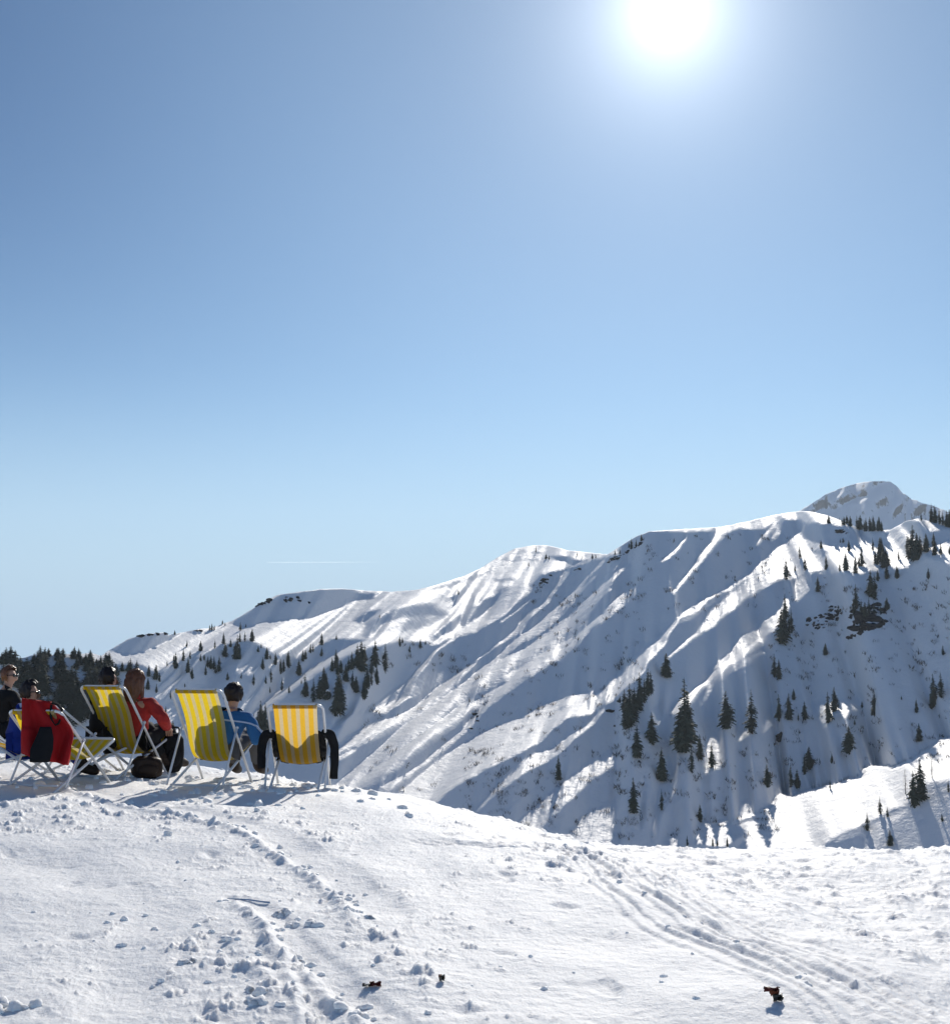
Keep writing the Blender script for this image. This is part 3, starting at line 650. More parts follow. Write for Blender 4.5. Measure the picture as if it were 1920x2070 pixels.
# ------------------------------------------------------------------ trees
def spruce_crown(seed, width, dens=1.0, base=0.06, ragged=0.25):
    """unit-height spruce: whorls of drooping, jagged branch sprays"""
    rd = random.Random(seed); V = []; Fc = []
    lv = int(30 * dens)
    for k in range(lv):
        t = k / (lv - 1)
        z = base + (0.985 - base) * t ** 0.92
        prof = 0.95 * (1 - t) ** 0.68 * (0.55 + 0.45 * min(1, t * 5.5))
        nb = max(4, int((13 - 8 * t) * dens))
        off = rd.random() * 6.28; lvk = rd.uniform(.78, 1.12)
        for b in range(nb):
            a = off + 6.283 * b / nb + rd.uniform(-.3, .3)
            L = width * prof * lvk * (1 + .22 * math.sin(a + seed) * math.sin(9 * t + seed * 2) + .12 * math.sin(3 * a + 14 * t)) * rd.uniform(1 - ragged * 1.7, 1 + ragged) + 0.006
            droop = (0.35 + 0.25 * (1 - t)) * L * rd.uniform(.6, 1.3); zz = z + rd.uniform(-.022, .022)
            ca, sa = math.cos(a), math.sin(a)
            w = L * rd.uniform(.28, .42) + 0.004
            segs = 3
            prev = None
            for s in range(segs + 1):
                f = s / segs
                r = L * f; h = zz - droop * f ** 1.4 + (0.02 * L if s == segs else 0)
                ww = w * (0.35 + 1.1 * f) * (1 - f ** 4 * 0.9) * rd.uniform(.75, 1.2)
                hang = 0.25 * w
                i = len(V)
                V.append((ca * r - sa * ww, sa * r + ca * ww, h - hang * rd.random())); V.append((ca * r, sa * r, h + 0.15 * w)); V.append((ca * r + sa * ww, sa * r - ca * ww, h - hang * rd.random()))
                if prev is not None:
                    Fc.append((prev, prev + 1, i + 1)); Fc.append((prev, i + 1, i))
                    Fc.append((prev + 1, prev + 2, i + 2)); Fc.append((prev + 1, i + 2, i + 1))
                    # hanging twig tufts
                    if s == 2 or s == 3:
                        j = len(V)
                        V.append((ca * r - sa * ww * .6, sa * r + ca * ww * .6, h)); V.append((ca * r + sa * ww * .6, sa * r - ca * ww * .6, h)); V.append((ca * r * 1.03, sa * r * 1.03, h - w * rd.uniform(.6, 1.1)))
                        Fc.append((j, j + 1, j + 2))
                prev = i
    # leader
    j = len(V); V += [(0.006, 0, .94), (-.003, .005, .94), (-.003, -.005, .94), (0, 0, 1.0)]; Fc += [(j, j + 1, j + 3), (j + 1, j + 2, j + 3), (j + 2, j, j + 3)]
    return mesh_np("crown", V, Fc, M_SPRUCE, smooth=False)
def larch_crown(seed, width):
    rd = random.Random(seed); V = []; Fc = []
    for k in range(70):
        t = k / 69; z = 0.12 + 0.86 * t
        for b in range(3):
            a = rd.random() * 6.283; L = width * (1 - t) ** .7 * rd.uniform(.5, 1.15) + .01
            d = Vector((math.cos(a) * L, math.sin(a) * L, L * rd.uniform(-.1, .35)))
            for q in range(4):
                f = rd.uniform(.2, 1); p = d * f; e = d * 0.3 + Vector((rd.uniform(-.3, .3) * L, rd.uniform(-.3, .3) * L, rd.uniform(-.25, .2) * L)); n = Vector((-d.y, d.x, 0)).normalized() * .0035
                j = len(V); V += [(p.x + n.x, p.y + n.y, z + p.z), (p.x - n.x, p.y - n.y, z + p.z), (p.x + e.x, p.y + e.y, z + p.z + e.z)]; Fc.append((j, j + 1, j + 2))
            n = Vector((-d.y, d.x, 0)).normalized() * .004
            j = len(V); V += [(n.x, n.y, z), (-n.x, -n.y, z), (d.x, d.y, z + d.z)]; Fc.append((j, j + 1, j + 2))
    return mesh_np("crown", V, Fc, M_LARCH, smooth=False)
def trunk_mesh(r, top=0.93):
    V = []; Fc = []; n = 7; lv = [(-0.06, 1.25), (0.0, 1.0), (0.1, .8), (.5, .45), (top, .08)]
    for z, k in lv:
        for i in range(n):
            a = 6.283 * i / n; V.append((math.cos(a) * r * k, math.sin(a) * r * k, z))
    for l in range(len(lv) - 1):
        for i in range(n):
            a, b = l * n + i, l * n + (i + 1) % n; Fc.append((a, b, b + n, a + n))
    return mesh_np("trunk", V, Fc, M_BARK)
CROWNS = [spruce_crown(1, .16, ragged=.35), spruce_crown(2, .19, ragged=.3), spruce_crown(3, .145, ragged=.45), spruce_crown(4, .22, dens=1.1, ragged=.35), spruce_crown(5, .18, ragged=.5), spruce_crown(6, .125, dens=.9, ragged=.5)]
LARCH = [larch_crown(31, .2), larch_crown(32, .24)]
TRUNK = trunk_mesh(.018)

ORD = ['', 'first', 'second', 'third', 'fourth', 'fifth', 'sixth', 'seventh', 'eighth', 'ninth', 'tenth', 'eleventh', 'twelfth', 'thirteenth', 'fourteenth', 'fifteenth', 'sixteenth', 'seventeenth', 'eighteenth', 'nineteenth', 'twentieth',
       'twenty-first', 'twenty-second', 'twenty-third', 'twenty-fourth', 'twenty-fifth', 'twenty-sixth', 'twenty-seventh', 'twenty-eighth', 'twenty-ninth', 'thirtieth', 'thirty-first', 'thirty-second', 'thirty-third', 'thirty-fourth', 'thirty-fifth', 'thirty-sixth', 'thirty-seventh', 'thirty-eighth', 'thirty-ninth', 'fortieth']
def cluster(place, crop, items, fat=1.0, larch=False):
    fat = fat * (1.0 if larch else 1.05)
    """items (x, top, base[, width factor]) in crop px; every tree is its own object on the slope"""
    items = sorted(items, key=lambda t: t[0])
    n = len(items)
    hs = [t[2] - t[1] for t in items]
    tall, small = hs.index(max(hs)), hs.index(min(hs))
    for k, t in enumerate(items):
        u, vt = cpt(crop, t[0], t[1]); _, vb = cpt(crop, t[0], t[2])
        wf = (t[3] if len(t) > 3 else 1.0) * fat
        ridge = float(np.interp(u, U, VT))
        vb2 = max(vb, ridge + 0.5)
        r = surf_r(u, vb2); p = at(u, vb2, r)
        h = (vb2 - vt) / F * r * 1.03
        if len(items) == 1: pos = ''
        elif k == 0: pos = 'leftmost '
        elif k == n - 1: pos = 'rightmost '
        else: pos = ORD[k + 1] + ' '
        size = 'tallest ' if k == tall and n > 2 else ('small ' if k == small and n > 2 else '')
        if larch: lab = f"{pos}bare pale larch {place}"
        elif pos in ('leftmost ', 'rightmost ', ''): lab = f"{pos}{size}dark spruce {place}"
        else: lab = f"{size}dark spruce, {pos}from left, {place}"
        o = empty('larch_tree' if larch else 'spruce_tree', p, random.random() * 6.28, label=lab, cat='tree', group='trees ' + place)
        obj('trunk', TRUNK, o)
        cr = obj('crown', LARCH[k % 2] if larch else random.choice(CROWNS), o)
        o.scale = (h * wf, h * wf, h)
TREES = [
 ('on the crest of the left forest', 'E', [(60, 170, 340), (110, 155, 335), (160, 200, 345), (18, 220, 340), (370, 230, 340), (435, 150, 335), (490, 165, 310), (530, 170, 260), (640, 170, 305), (690, 170, 270), (815, 155, 285), (860, 170, 280), (790, 190, 270), (990, 190, 325), (940, 230, 335), (1105, 245, 330), (1160, 220, 340), (1195, 220, 345), (625, 165, 250), (1060, 280, 330)], 2.0),
 ('in the middle row of the left forest', 'E', [(215, 270, 470), (290, 280, 450), (400, 260, 420), (450, 260, 430), (320, 320, 520), (350, 370, 560), (650, 250, 400), (690, 260, 390), (625, 300, 450), (880, 220, 350), (960, 280, 420), (1010, 260, 400), (1080, 300, 430), (1150, 310, 480), (1230, 300, 480), (1340, 320, 420), (1430, 280, 430), (1500, 300, 420), (1270, 340, 470), (1410, 310, 430), (840, 260, 400), (500, 250, 400), (1110, 290, 420), (1190, 300, 450), (470, 250, 380)], 2.0),
 ('low in the left forest above the loungers', 'E', [(30, 330, 560), (130, 330, 560), (190, 350, 600), (260, 430, 640), (300, 420, 650), (420, 380, 600), (470, 400, 640), (500, 480, 690), (630, 400, 540), (670, 470, 720), (700, 360, 560), (740, 430, 700), (780, 380, 640), (820, 400, 660), (650, 560, 780), (800, 520, 740), (980, 380, 620), (1040, 380, 640), (1090, 400, 650), (940, 480, 760), (1150, 440, 700), (1200, 420, 640), (1250, 440, 640), (720, 580, 780), (400, 560, 720), (340, 520, 700), (1000, 480, 720), (1060, 500, 740), (380, 400, 600), (440, 300, 520)], 2.0),
 ('at the foot of the left forest', 'E', [(440, 640, 880), (520, 700, 930), (600, 660, 890), (680, 740, 980), (760, 700, 920), (830, 680, 910), (900, 640, 880), (560, 800, 1020), (860, 790, 1000), (720, 860, 1060), (960, 720, 940)], 1.9),
 ('on the slope above the woman in red', 'F', [(100, 565, 670), (170, 560, 700), (205, 630, 720), (90, 690, 800), (175, 740, 830), (280, 510, 570), (360, 440, 590), (440, 400, 515), (505, 415, 495), (475, 310, 380), (315, 800, 890), (345, 455, 520), (370, 500, 590)]),
 ('between the woman in red and the tall lemon chair', 'F', [(215, 960, 1040), (265, 970, 1080), (335, 1110, 1230)]),
 ('in the clump above the tall lemon chair', 'F', [(610, 320, 420), (610, 450, 520), (645, 455, 510), (750, 305, 395), (485, 490, 630), (525, 580, 690), (680, 470, 580), (710, 465, 590), (740, 470, 600), (790, 470, 620), (760, 540, 640), (660, 560, 655), (455, 735, 775)]),
 ('in the brow group above the boy in blue', 'F', [(835, 240, 350), (850, 340, 475), (970, 270, 500), (995, 235, 330), (1045, 225, 325), (1115, 205, 325), (955, 330, 500), (990, 350, 500), (905, 300, 380)]),
 ('on the shaded slope right of the boy in blue', 'F', [(875, 630, 705), (1010, 630, 690), (1130, 640, 755, 1.2), (1250, 660, 740), (1300, 580, 725), (1220, 480, 600), (1260, 385, 500), (1295, 450, 500), (1345, 435, 555), (1395, 500, 640), (1425, 500, 620), (1470, 415, 580), (1575, 505, 660, 1.2), (1205, 340, 390), (1175, 370, 430), (1290, 770, 830), (1410, 680, 810), (1480, 760, 830)]),
 ('along the lit rib above the amber chair', 'F', [(1615, 410, 520), (1640, 410, 500), (1690, 340, 440), (1715, 340, 430), (1800, 240, 360), (1800, 380, 470), (1635, 650, 870), (1655, 720, 860), (1600, 700, 740)]),
 ('on the left skyline hills', 'F', [(720, 150, 215), (700, 160, 215), (745, 165, 212), (355, 215, 260, 1.4), (1000, 130, 220), (850, 135, 170), (825, 115, 142), (1055, 150, 185)]),
 ('just left of the amber chair', 'F', [(1195, 920, 1180), (1240, 940, 1200), (1130, 1040, 1200), (1170, 1000, 1200), (1270, 1060, 1200), (1215, 1000, 1200), (1150, 1080, 1250), (1250, 1090, 1250)]),
 ('in the dark clump right of the amber chair', 'C', [(80, 60, 330), (270, 160, 600), (220, 240, 620), (460, 160, 350), (560, 140, 420), (640, 90, 260), (700, 40, 250), (540, 250, 430), (340, 20, 220), (420, 100, 300), (110, 120, 340), (30, 150, 420), (250, 100, 420), (590, 60, 300), (-40, 180, 460)]),
 ('at the top of the dark clump', 'A', [(225, 1350, 1560), (180, 1440, 1600), (280, 1470, 1620), (370, 1410, 1600), (410, 1380, 1580), (475, 1290, 1540), (520, 1260, 1600), (560, 1290, 1500), (680, 1240, 1540), (800, 1270, 1610), (640, 1440, 1640), (240, 1470, 1640)]),
 ('on the brow left of the ribs', 'A', [(970, 1185, 1310), (1000, 1200, 1275), (1210, 1210, 1335), (1085, 1290, 1380), (230, 1160, 1235), (1655, 640, 705), (735, 930, 975), (1270, 1235, 1290)]),
 ('on the far summit dome', 'B', [(735, 110, 190, .6), (660, 280, 335), (840, 200, 258, 1.5), (1160, 180, 225), (1320, 200, 255, 1.3), (1355, 200, 245), (1210, 215, 250), (870, 215, 262)]),
 ('on the rocky shoulder of the skyline', 'B', [(1555, 155, 215), (1725, 40, 145), (1775, 50, 135), (1605, 145, 205), (1700, 80, 140), (1830, 0, 70)]),
 ('alone among the lower ribs', 'D', [(970, 970, 1215), (45, 355, 410)]),
 ('in the dense stand under the sunlit spur', '6', [(190, 145, 290), (145, 170, 370), (90, 230, 460), (170, 200, 330), (115, 250, 400), (205, 160, 280), (75, 300, 470), (60, 260, 380), (35, 290, 330)], 1.15),
 ('below the dense stand', '6', [(290, 60, 190, 1.2), (210, 390, 550, 1.2), (130, 460, 630, 1.1), (265, 595, 760), (265, 810, 920), (110, 750, 935, 1.1)]),
 ('around the great spruce in the middle of the slope', '6', [(395, 215, 600, 1.1), (410, 290, 545), (475, 510, 640), (430, 565, 715, .9), (540, 555, 685, 1.1), (370, 380, 600)]),
 ('on the middle shaded slope', '6', [(620, 275, 470, 1.3), (760, 270, 497, 1.25), (910, 290, 430), (965, 285, 420, 1.2), (990, 255, 312), (1050, 325, 420), (1015, 385, 427)]),
 ('on the little sunlit knoll at right', '6', [(1180, 280, 440), (1215, 250, 375, 1.1), (1435, 275, 397, 1.2), (1365, 320, 357), (1295, 470, 607, 1.3), (1325, 415, 452)]),
 ('high on the shaded right face', '6', [(885, 65, 187), (910, 95, 197), (1165, 5, 67, 1.2), (1810, 15, 67, 1.2)]),
 ('near the right edge of the shaded face', '6', [(1680, 450, 540, 1.5), (1665, 310, 382), (1760, 185, 350), (1800, 170, 302, 1.1), (1745, 300, 362), (1582, 290, 312)]),
 ('above the sunlit lower spur', '6', [(1200, 610, 662), (845, 675, 792, 1.2), (975, 670, 792), (1010, 700, 797, 1.1), (1050, 620, 722), (1075, 580, 695, 1.2), (1190, 755, 803), (475, 890, 982)]),
 ('on the sunlit lower spur', '6', [(1690, 660, 860, 1.2), (1650, 720, 895, .9), (1465, 855, 942, 1.2), (1505, 905, 957, 1.3), (1395, 940, 1032, 1.3), (1520, 1035, 1115, 1.3), (1805, 940, 980), (1840, 760, 820)]),
 ('peeping over the snow field edge', '6', [(405, 1060, 1115), (545, 1070, 1115), (570, 1080, 1115), (625, 1068, 1117)]),
 ('in the dense row before the rocky peak', 'G', [(590, 420, 505, 1.2), (730, 440, 525), (780, 420, 505), (815, 430, 535), (885, 420, 565), (920, 415, 565), (980, 450, 575), (1020, 440, 585), (1055, 430, 585), (1115, 440, 578), (1095, 470, 585), (960, 470, 575), (1140, 480, 585), (750, 430, 520), (905, 440, 565)]),
 ('on the top right skyline', 'G', [(1550, 390, 475), (1660, 310, 480, 1.2), (1695, 330, 490), (1740, 360, 500), (1820, 380, 530), (1650, 380, 480), (1775, 380, 500), (1850, 370, 530)]),
 ('on the left part of the sunlit bench', 'G', [(290, 730, 872), (150, 880, 1085, 1.2), (240, 930, 1000), (345, 840, 992, 1.2), (510, 675, 767), (565, 840, 982), (480, 1060, 1212, 1.2), (415, 750, 772, 1.5)]),
 ('on the middle of the sunlit bench', 'G', [(770, 820, 992), (705, 910, 1000), (870, 840, 1022), (935, 750, 950), (905, 850, 950), (800, 680, 792), (740, 650, 702), (710, 660, 702), (1050, 660, 792), (1075, 780, 922), (1095, 830, 932)]),
 ('on the right part of the sunlit bench', 'G', [(1140, 660, 762), (1165, 760, 962), (1190, 780, 955), (1130, 660, 900), (1195, 930, 1077), (1300, 950, 1077), (1315, 790, 880), (1625, 970, 1082, 1.2)]),
 ('in the big clump on the right bench', 'G', [(1470, 540, 895, 1.1), (1430, 650, 872), (1410, 620, 800), (1510, 620, 882), (1540, 640, 802), (1605, 620, 802), (1690, 640, 832), (1680, 600, 742), (1755, 710, 832), (1845, 740, 822), (1450, 600, 850)]),
 ('around the dark rock outcrop', 'G', [(1030, 1000, 1262), (1070, 1040, 1295, 1.1), (1100, 990, 1102), (875, 1150, 1392), (850, 1280, 1452), (1010, 1280, 1452), (1060, 1320, 1452), (1195, 1280, 1402, 1.2), (930, 1300, 1482), (970, 1330, 1500), (1130, 1340, 1450)]),
 ('at the foot of the narrow sunlit rib', 'G', [(140, 1250, 1502), (105, 1400, 1750, 1.1), (205, 1400, 1642), (180, 1450, 1642), (130, 1450, 1700)]),
]
print('trees', sum(len(t[2]) for t in TREES))
for t in TREES: cluster(*t[:3], fat=t[3] if len(t) > 3 else 1.0)
cluster('beside the big spruce on the lower spur', '6', [(1750, 620, 742, .9), (1605, 700, 830, .9), (1660, 690, 800, .8)], larch=True)

# ------------------------------------------------------------------ shrubs poking through the snow (uncountable)
def build_shrubs():
    rd = random.Random(5); V = []; Fc = []
    zones = [('D', 0, 0, 1848, 1800, 560), ('C', 300, 500, 1848, 1500, 90), ('B', 700, 500, 1848, 1437, 260), ('H', 0, 0, 1630, 1200, 420), ('G', 500, 1050, 1848, 1745, 300), ('6', 0, 500, 900, 1080, 330), ('5', 150, 380, 1000, 800, 190), ('D', 0, 900, 900, 1700, 200), ('A', 700, 1250, 1848, 1617, 60)]
    for c, x0, y0, x1, y1, n in zones:
        for _ in range(n):
            x, y = rd.uniform(x0, x1), rd.uniform(y0, y1)
            u, v = cpt(c, x, y)
            if v < float(np.interp(u, U, VT)) + 6 or v > 1700: continue
            if float(noise(np.array([u / 38.0]), np.array([v / 26.0]))[0]) < rd.uniform(-.25, .4): continue
            r = surf_r(u, v); p = at(u, v, r)
            R = rd.uniform(.6, 2.3) * (r / 600) ** .6
            for q in range(rd.randint(14, 26)):
                a = rd.random() * 6.283; d = Vector((math.cos(a) * rd.uniform(.2, 1.2), math.sin(a) * rd.uniform(.2, 1.2), rd.uniform(.35, 1.0))) * R
                w = Vector((-math.sin(a), math.cos(a), 0)) * rd.uniform(.05, .10) * R
                s = p + Vector((rd.uniform(-.8, .8) * R, rd.uniform(-.8, .8) * R, -.3)); s.z += (s.y - p.y) * .5
                j = len(V); V += [tuple(s + w), tuple(s - w), tuple(s + d)]; Fc.append((j, j + 1, j + 2))
    me = mesh_np("shrubs", V, Fc, M_TWIG, smooth=False)
    prop(obj("shrubs", me), 'bare brown shrubs poking through snow all over the mountain slope', 'shrubs', None, 'stuff')
build_shrubs()

# ------------------------------------------------------------------ rocks
def rock(name, label, chunks, cat='rock', group=None, mat=M_ROCK, snowcap=False):
    """chunks (crop, x, y, half width px, half height px)"""
    pts = []
    bm = bmesh.new(); origin = None
    rd = random.Random(sum(map(ord, label)))
    for c, x, y, wx, wy in chunks:
        u, v = cpt(c, x, y); s = CR[c][2]
        v = max(v, float(np.interp(u, U, VT)) + 1)
        r = surf_r(u, v); p = at(u, v, r)
        if origin is None: origin = p.copy()
        a = wx * s / F * r; b = wy * s / F * r
        g = bmesh.ops.create_icosphere(bm, subdivisions=2, radius=1.0)
        o1, o2 = rd.uniform(0, 90), rd.uniform(0, 90)
        for vv in g['verts']:
            co = vv.co.copy()
            k = 1 + 0.45 * float(noise(np.array([co.x * 1.7 + o1]), np.array([co.z * 1.7 + co.y + o2]))[0]) * 1.6 + rd.uniform(-.10, .10)
            vv.co = p - origin + Vector((co.x * a * k, co.y * min(a, b) * k * .8, co.z * b * k))
    o = bm_obj(name, bm, mat, smooth=False); o.location = origin
    return prop(o, label, cat, group)
def scatter(c, x0, y0, x1, y1, n, w0, w1, asp=.5, seed=1, slope=0.0):
    rd = random.Random(seed); out = []
    for _ in range(n):
        x = rd.uniform(x0, x1); w = rd.uniform(w0, w1)
        out.append((c, x, rd.uniform(y0, y1) + slope * (x - (x0 + x1) / 2), w, w * asp * rd.uniform(.7, 1.3)))
    return out
prop(rock('rock_outcrop', 'scattered low black rock band in snow left of the wooded outcrop', scatter('G', 370, 1390, 740, 1560, 46, 12, 34, .55, 3, -.35) + scatter('G', 480, 1575, 560, 1600, 4, 12, 28, .5, 4), 'rock'), kind='stuff')
rock('rock_outcrop', 'big dark wooded rock outcrop with snowy ledges on the right face', scatter('G', 830, 1370, 1170, 1570, 44, 16, 40, .55, 5, -.25) + scatter('G', 800, 1600, 1160, 1630, 24, 18, 40, .5, 6, -.42) + scatter('G', 900, 1500, 1120, 1600, 14, 14, 34, .6, 26, -.3) + [('G', 960, 1480, 115, 52), ('G', 1050, 1510, 105, 46), ('G', 900, 1595, 105, 34), ('G', 1030, 1575, 110, 34)], 'rock')
rock('rock_outcrop', 'dark rock cornice under the tree row on the upper bench', scatter('G', 670, 575, 780, 610, 8, 16, 34, .5, 7), 'rock')
rock('rock_outcrop', 'dark rock at the top of the leftmost rib', scatter('B', 780, 450, 890, 520, 12, 10, 26, .6, 8, -.7), 'rock')
rock('rock_outcrop', 'small dark rocks right under the ridge saddle', scatter('B', 1140, 355, 1225, 375, 7, 8, 20, .5, 9), 'rock')
rock('rock_outcrop', 'dark craggy rocks on the skyline shoulder left of the high ridge', scatter('B', 1480, 240, 1600, 280, 16, 10, 28, .5, 10, -.3) + scatter('B', 1560, 170, 1830, 190, 16, 10, 24, .6, 11, -.65), 'rock')
rock('rock_outcrop', 'brown rock rim on the crest of the small left hill', scatter('F', 0, 235, 260, 270, 16, 14, 34, .4, 12, .02), 'rock')
rock('rock_outcrop', 'dark rocks on the steep left end of the middle hill', scatter('3', 1370, 165, 1440, 190, 8, 7, 18, .5, 13, -.4) + scatter('3', 1510, 150, 1650, 180, 9, 6, 14, .7, 14), 'rock')
rock('boulder', 'dark round boulder half buried below the middle trees', [('H', 85, 955, 42, 42), ('H', 60, 960, 26, 30)], 'boulder')
rock('rock_outcrop', 'thin dark rocks on the low crest left of the skyline trees', scatter('F', 500, 215, 620, 225, 8, 12, 26, .35, 15), 'rock')
rock('rock_outcrop', 'little dark rocks beside the rib above the big sunlit slab', [('D', 95, 540, 40, 22), ('D', 125, 605, 22, 10), ('D', 60, 685, 26, 10), ('D', 130, 560, 20, 14)], 'rock')
rock('rock_outcrop', 'pair of black rocks under the dense stand of spruces', [('D', 1500, 505, 45, 24), ('D', 1550, 660, 12, 14), ('D', 1805, 1030, 16, 16), ('D', 1600, 400, 30, 14)], 'rock')

# ------------------------------------------------------------------ contrail
def contrail():
    V = []; Fc = []; n = 40; m = 10
    for i in range(n):
        t = i / (n - 1); u = 540 + 240 * t; p = at(u, 1137 - .6 * t, 15000)
        r = 7.0 * (0.35 + 0.75 * math.sin(PI * min(1, t * .8 + .2)) ) * (1 + .12 * math.sin(i * 2.1))
        for k in range(m):
            a = 6.283 * k / m; V.append((p.x, p.y + math.cos(a) * r, p.z + math.sin(a) * r))
    for i in range(n - 1):
        for k in range(m):
            a, b = i * m + k, i * m + (k + 1) % m; Fc.append((a, b, b + m, a + m))
    m_, nt_, b_ = new_mat('ice_trail'); nt_.nodes.remove(b_)
    pv = nt_.nodes.new('ShaderNodeVolumePrincipled'); pv.inputs['Density'].default_value = 0.016; pv.inputs['Anisotropy'].default_value = 0.55; pv.inputs['Color'].default_value = (1, 1, 1, 1)
    nt_.links.new(pv.outputs[0], nt_.nodes['Material Output'].inputs['Volume'])
    prop(obj('contrail', mesh_np('contrail', V, Fc, m_)), 'short thin white contrail low in the blue sky', 'contrail')
contrail()

# ------------------------------------------------------------------ tubes, chairs
def catmull(pts, n=8):
    P_ = [Vector(p) for p in pts]; out = []
    for i in range(len(P_) - 1):
        a = P_[max(i - 1, 0)]; b = P_[i]; c = P_[i + 1]; d = P_[min(i + 2, len(P_) - 1)]
        for k in range(n):
            t = k / n
            out.append(0.5 * ((2 * b) + (c - a) * t + (2 * a - 5 * b + 4 * c - d) * t * t + (3 * b - a - 3 * c + d) * t ** 3))
    out.append(P_[-1]); return out
def tube_bm(bm, path, r, m=10, radii=None):
    rings = []
    up = Vector((0.13, 0.21, 1)).normalized()
    n = len(path)
    for i, p in enumerate(path):
        d = (path[min(i + 1, n - 1)] - path[max(i - 1, 0)]).normalized()
        a = d.cross(up)
        if a.length < 1e-3: a = d.cross(Vector((1, 0, 0)))
        a.normalize(); b = a.cross(d)
        rr = radii[i] if radii else r
        rings.append([bm.verts.new(p + a * (math.cos(6.283 * k / m) * rr) + b * (math.sin(6.283 * k / m) * rr)) for k in range(m)])
    for i in range(n - 1):
        for k in range(m):
            bm.faces.new((rings[i][k], rings[i][(k + 1) % m], rings[i + 1][(k + 1) % m], rings[i + 1][k]))
    bm.faces.new(rings[0][::-1]); bm.faces.new(rings[-1])
def rounded(pts, rad, n=6):
    out = [Vector(pts[0])]
    for i in range(1, len(pts) - 1):
        a, b, c = Vector(pts[i - 1]), Vector(pts[i]), Vector(pts[i + 1])
        p = b + (a - b).normalized() * rad; q = b + (c - b).normalized() * rad
        for k in range(n + 1):
            t = k / n; out.append(p * (1 - t) ** 2 + b * 2 * t * (1 - t) + q * t * t)
    out.append(Vector(pts[-1])); return out
TW = 0.515
def sling_path(ty, tz): return catmull([(0, ty, tz), (0, ty + .20, tz - .26), (0, -.06, .32), (0, .13, .235), (0, .33, .28), (0, .50, .37)], 8)
def make_chair(u, v, yaw, label, mat, ty=-.42, tz=.89, group='deck chairs in a row on the snow', dist=None):
    x, y, z = g_hit(u, v)
    if dist:
        p_ = at(u, 1600, dist); x, y = p_.x, p_.y; z = gz(x, y)
    root = empty('deck_chair', (x, y, z), math.radians(yaw), label=label, cat='deck chair', group=group)
    h = TW / 2
    def foot_drop(lx, ly):
        p = Matrix.Rotation(math.radians(yaw), 3, 'Z') @ Vector((lx, ly, 0))
        return gz(x + p.x, y + p.y) - z - 0.02
    bm = bmesh.new()
    fy = .40
    tube_bm(bm, rounded([(-h, fy, foot_drop(-h, fy)), (-h, ty, tz), (h, ty, tz), (h, fy, foot_drop(h, fy))], .075), .0125)
    bm_obj('back_frame', bm, M_TUBE, root)
    w = h - .035
    bm = bmesh.new(); ry = -.54
    tube_bm(bm, rounded([(-w, ry, foot_drop(-w, ry)), (-w, .52, .38), (w, .52, .38), (w, ry, foot_drop(w, ry))], .06), .012)
    tube_bm(bm, [Vector((-w, ry + .10, .036)), Vector((w, ry + .10, .036))], .010)
    bm_obj('seat_frame', bm, M_TUBE, root)
    for s in (-1, 1):
        bm = bmesh.new()
        t = .40; a = Vector((s * (h + .024), ty + (fy - ty) * t, tz * (1 - t)))
        tube_bm(bm, [a, Vector((s * (h + .02), -.40, .03 + min(0, foot_drop(s * h, -.4) + .02)))], .0105)
        bmesh.ops.create_icosphere(bm, subdivisions=1, radius=.017, matrix=Matrix.Translation(a))
        bm_obj('support_strut', bm, M_TUBE, root)
    # sling of striped canvas
    path = sling_path(ty, tz); nx = 13; fw = .405
    V = []; uvs = []; Fc = []
    L = len(path)
    for i, p in enumerate(path):
        f = i / (L - 1)
        for k in range(nx):
            q = k / (nx - 1); xx = (q - .5) * (fw - .02 * math.sin(PI * f))
            belly = -.03 * math.sin(PI * min(1, f * 1.1)) * (1 - (2 * q - 1) ** 2)
            V.append((xx, p.y + belly * .8, p.z + belly)); uvs.append((q, f))
    Fq = grid_faces(L, nx)
    me = mesh_np('sling', V, Fq, mat)
    ul = me.uv_layers.new(name='UVMap')
    idx = np.empty(len(me.loops), np.int32); me.loops.foreach_get('vertex_index', idx)
    ul.data.foreach_set('uv', np.asarray(uvs, np.float32)[idx].ravel())
    sl = obj('sling', me, root)
    # hem sleeve round the top bar
    m = 14; V = []; uvs = []
    for k in range(nx):
        q = k / (nx - 1)
        for j in range(m + 1):
            a = 6.283 * j / m; V.append(((q - .5) * (fw + .004), ty + .004 + math.cos(a) * .017, tz - .004 + math.sin(a) * (.017 if math.sin(a) > 0 else .03))); uvs.append((q, j / m))
    me = mesh_np('hem', V, grid_faces(nx, m + 1), mat)
    ul = me.uv_layers.new(name='UVMap'); idx = np.empty(len(me.loops), np.int32); me.loops.foreach_get('vertex_index', idx)
    ul.data.foreach_set('uv', np.asarray(uvs, np.float32)[idx].ravel())
    obj('hem', me, sl)
    return root
CH_R = make_chair(606, 1592, 1.5, 'empty amber and cream striped deck chair with a black jacket draped on it', M_STRIPE_ORANGE, ty=-.50, tz=.80)
CH_B = make_chair(428, 1586, -11, 'tall lemon and white striped deck chair of the person in blue', M_STRIPE_LEMON, tz=.91)
CH_C = make_chair(250, 1569, -18, 'lemon striped deck chair in front of the woman in red', M_STRIPE_LEMON, tz=.90)
CH_D = make_chair(126, 1556, -13, 'deck chair hidden under the hanging red jacket', M_STRIPE_LEMON, ty=-.5, tz=.68, dist=11.8)
CH_E = make_chair(194, 1546, -46, 'side turned deck chair of the person in black', M_STRIPE_LEMON, ty=-.55, tz=.69, dist=12.9)
CH_F = make_chair(16, 1552, -75, 'deck chair cut by the left photo edge under the man in blue', M_STRIPE_ORANGE, ty=-.56, tz=.66, dist=12.8)

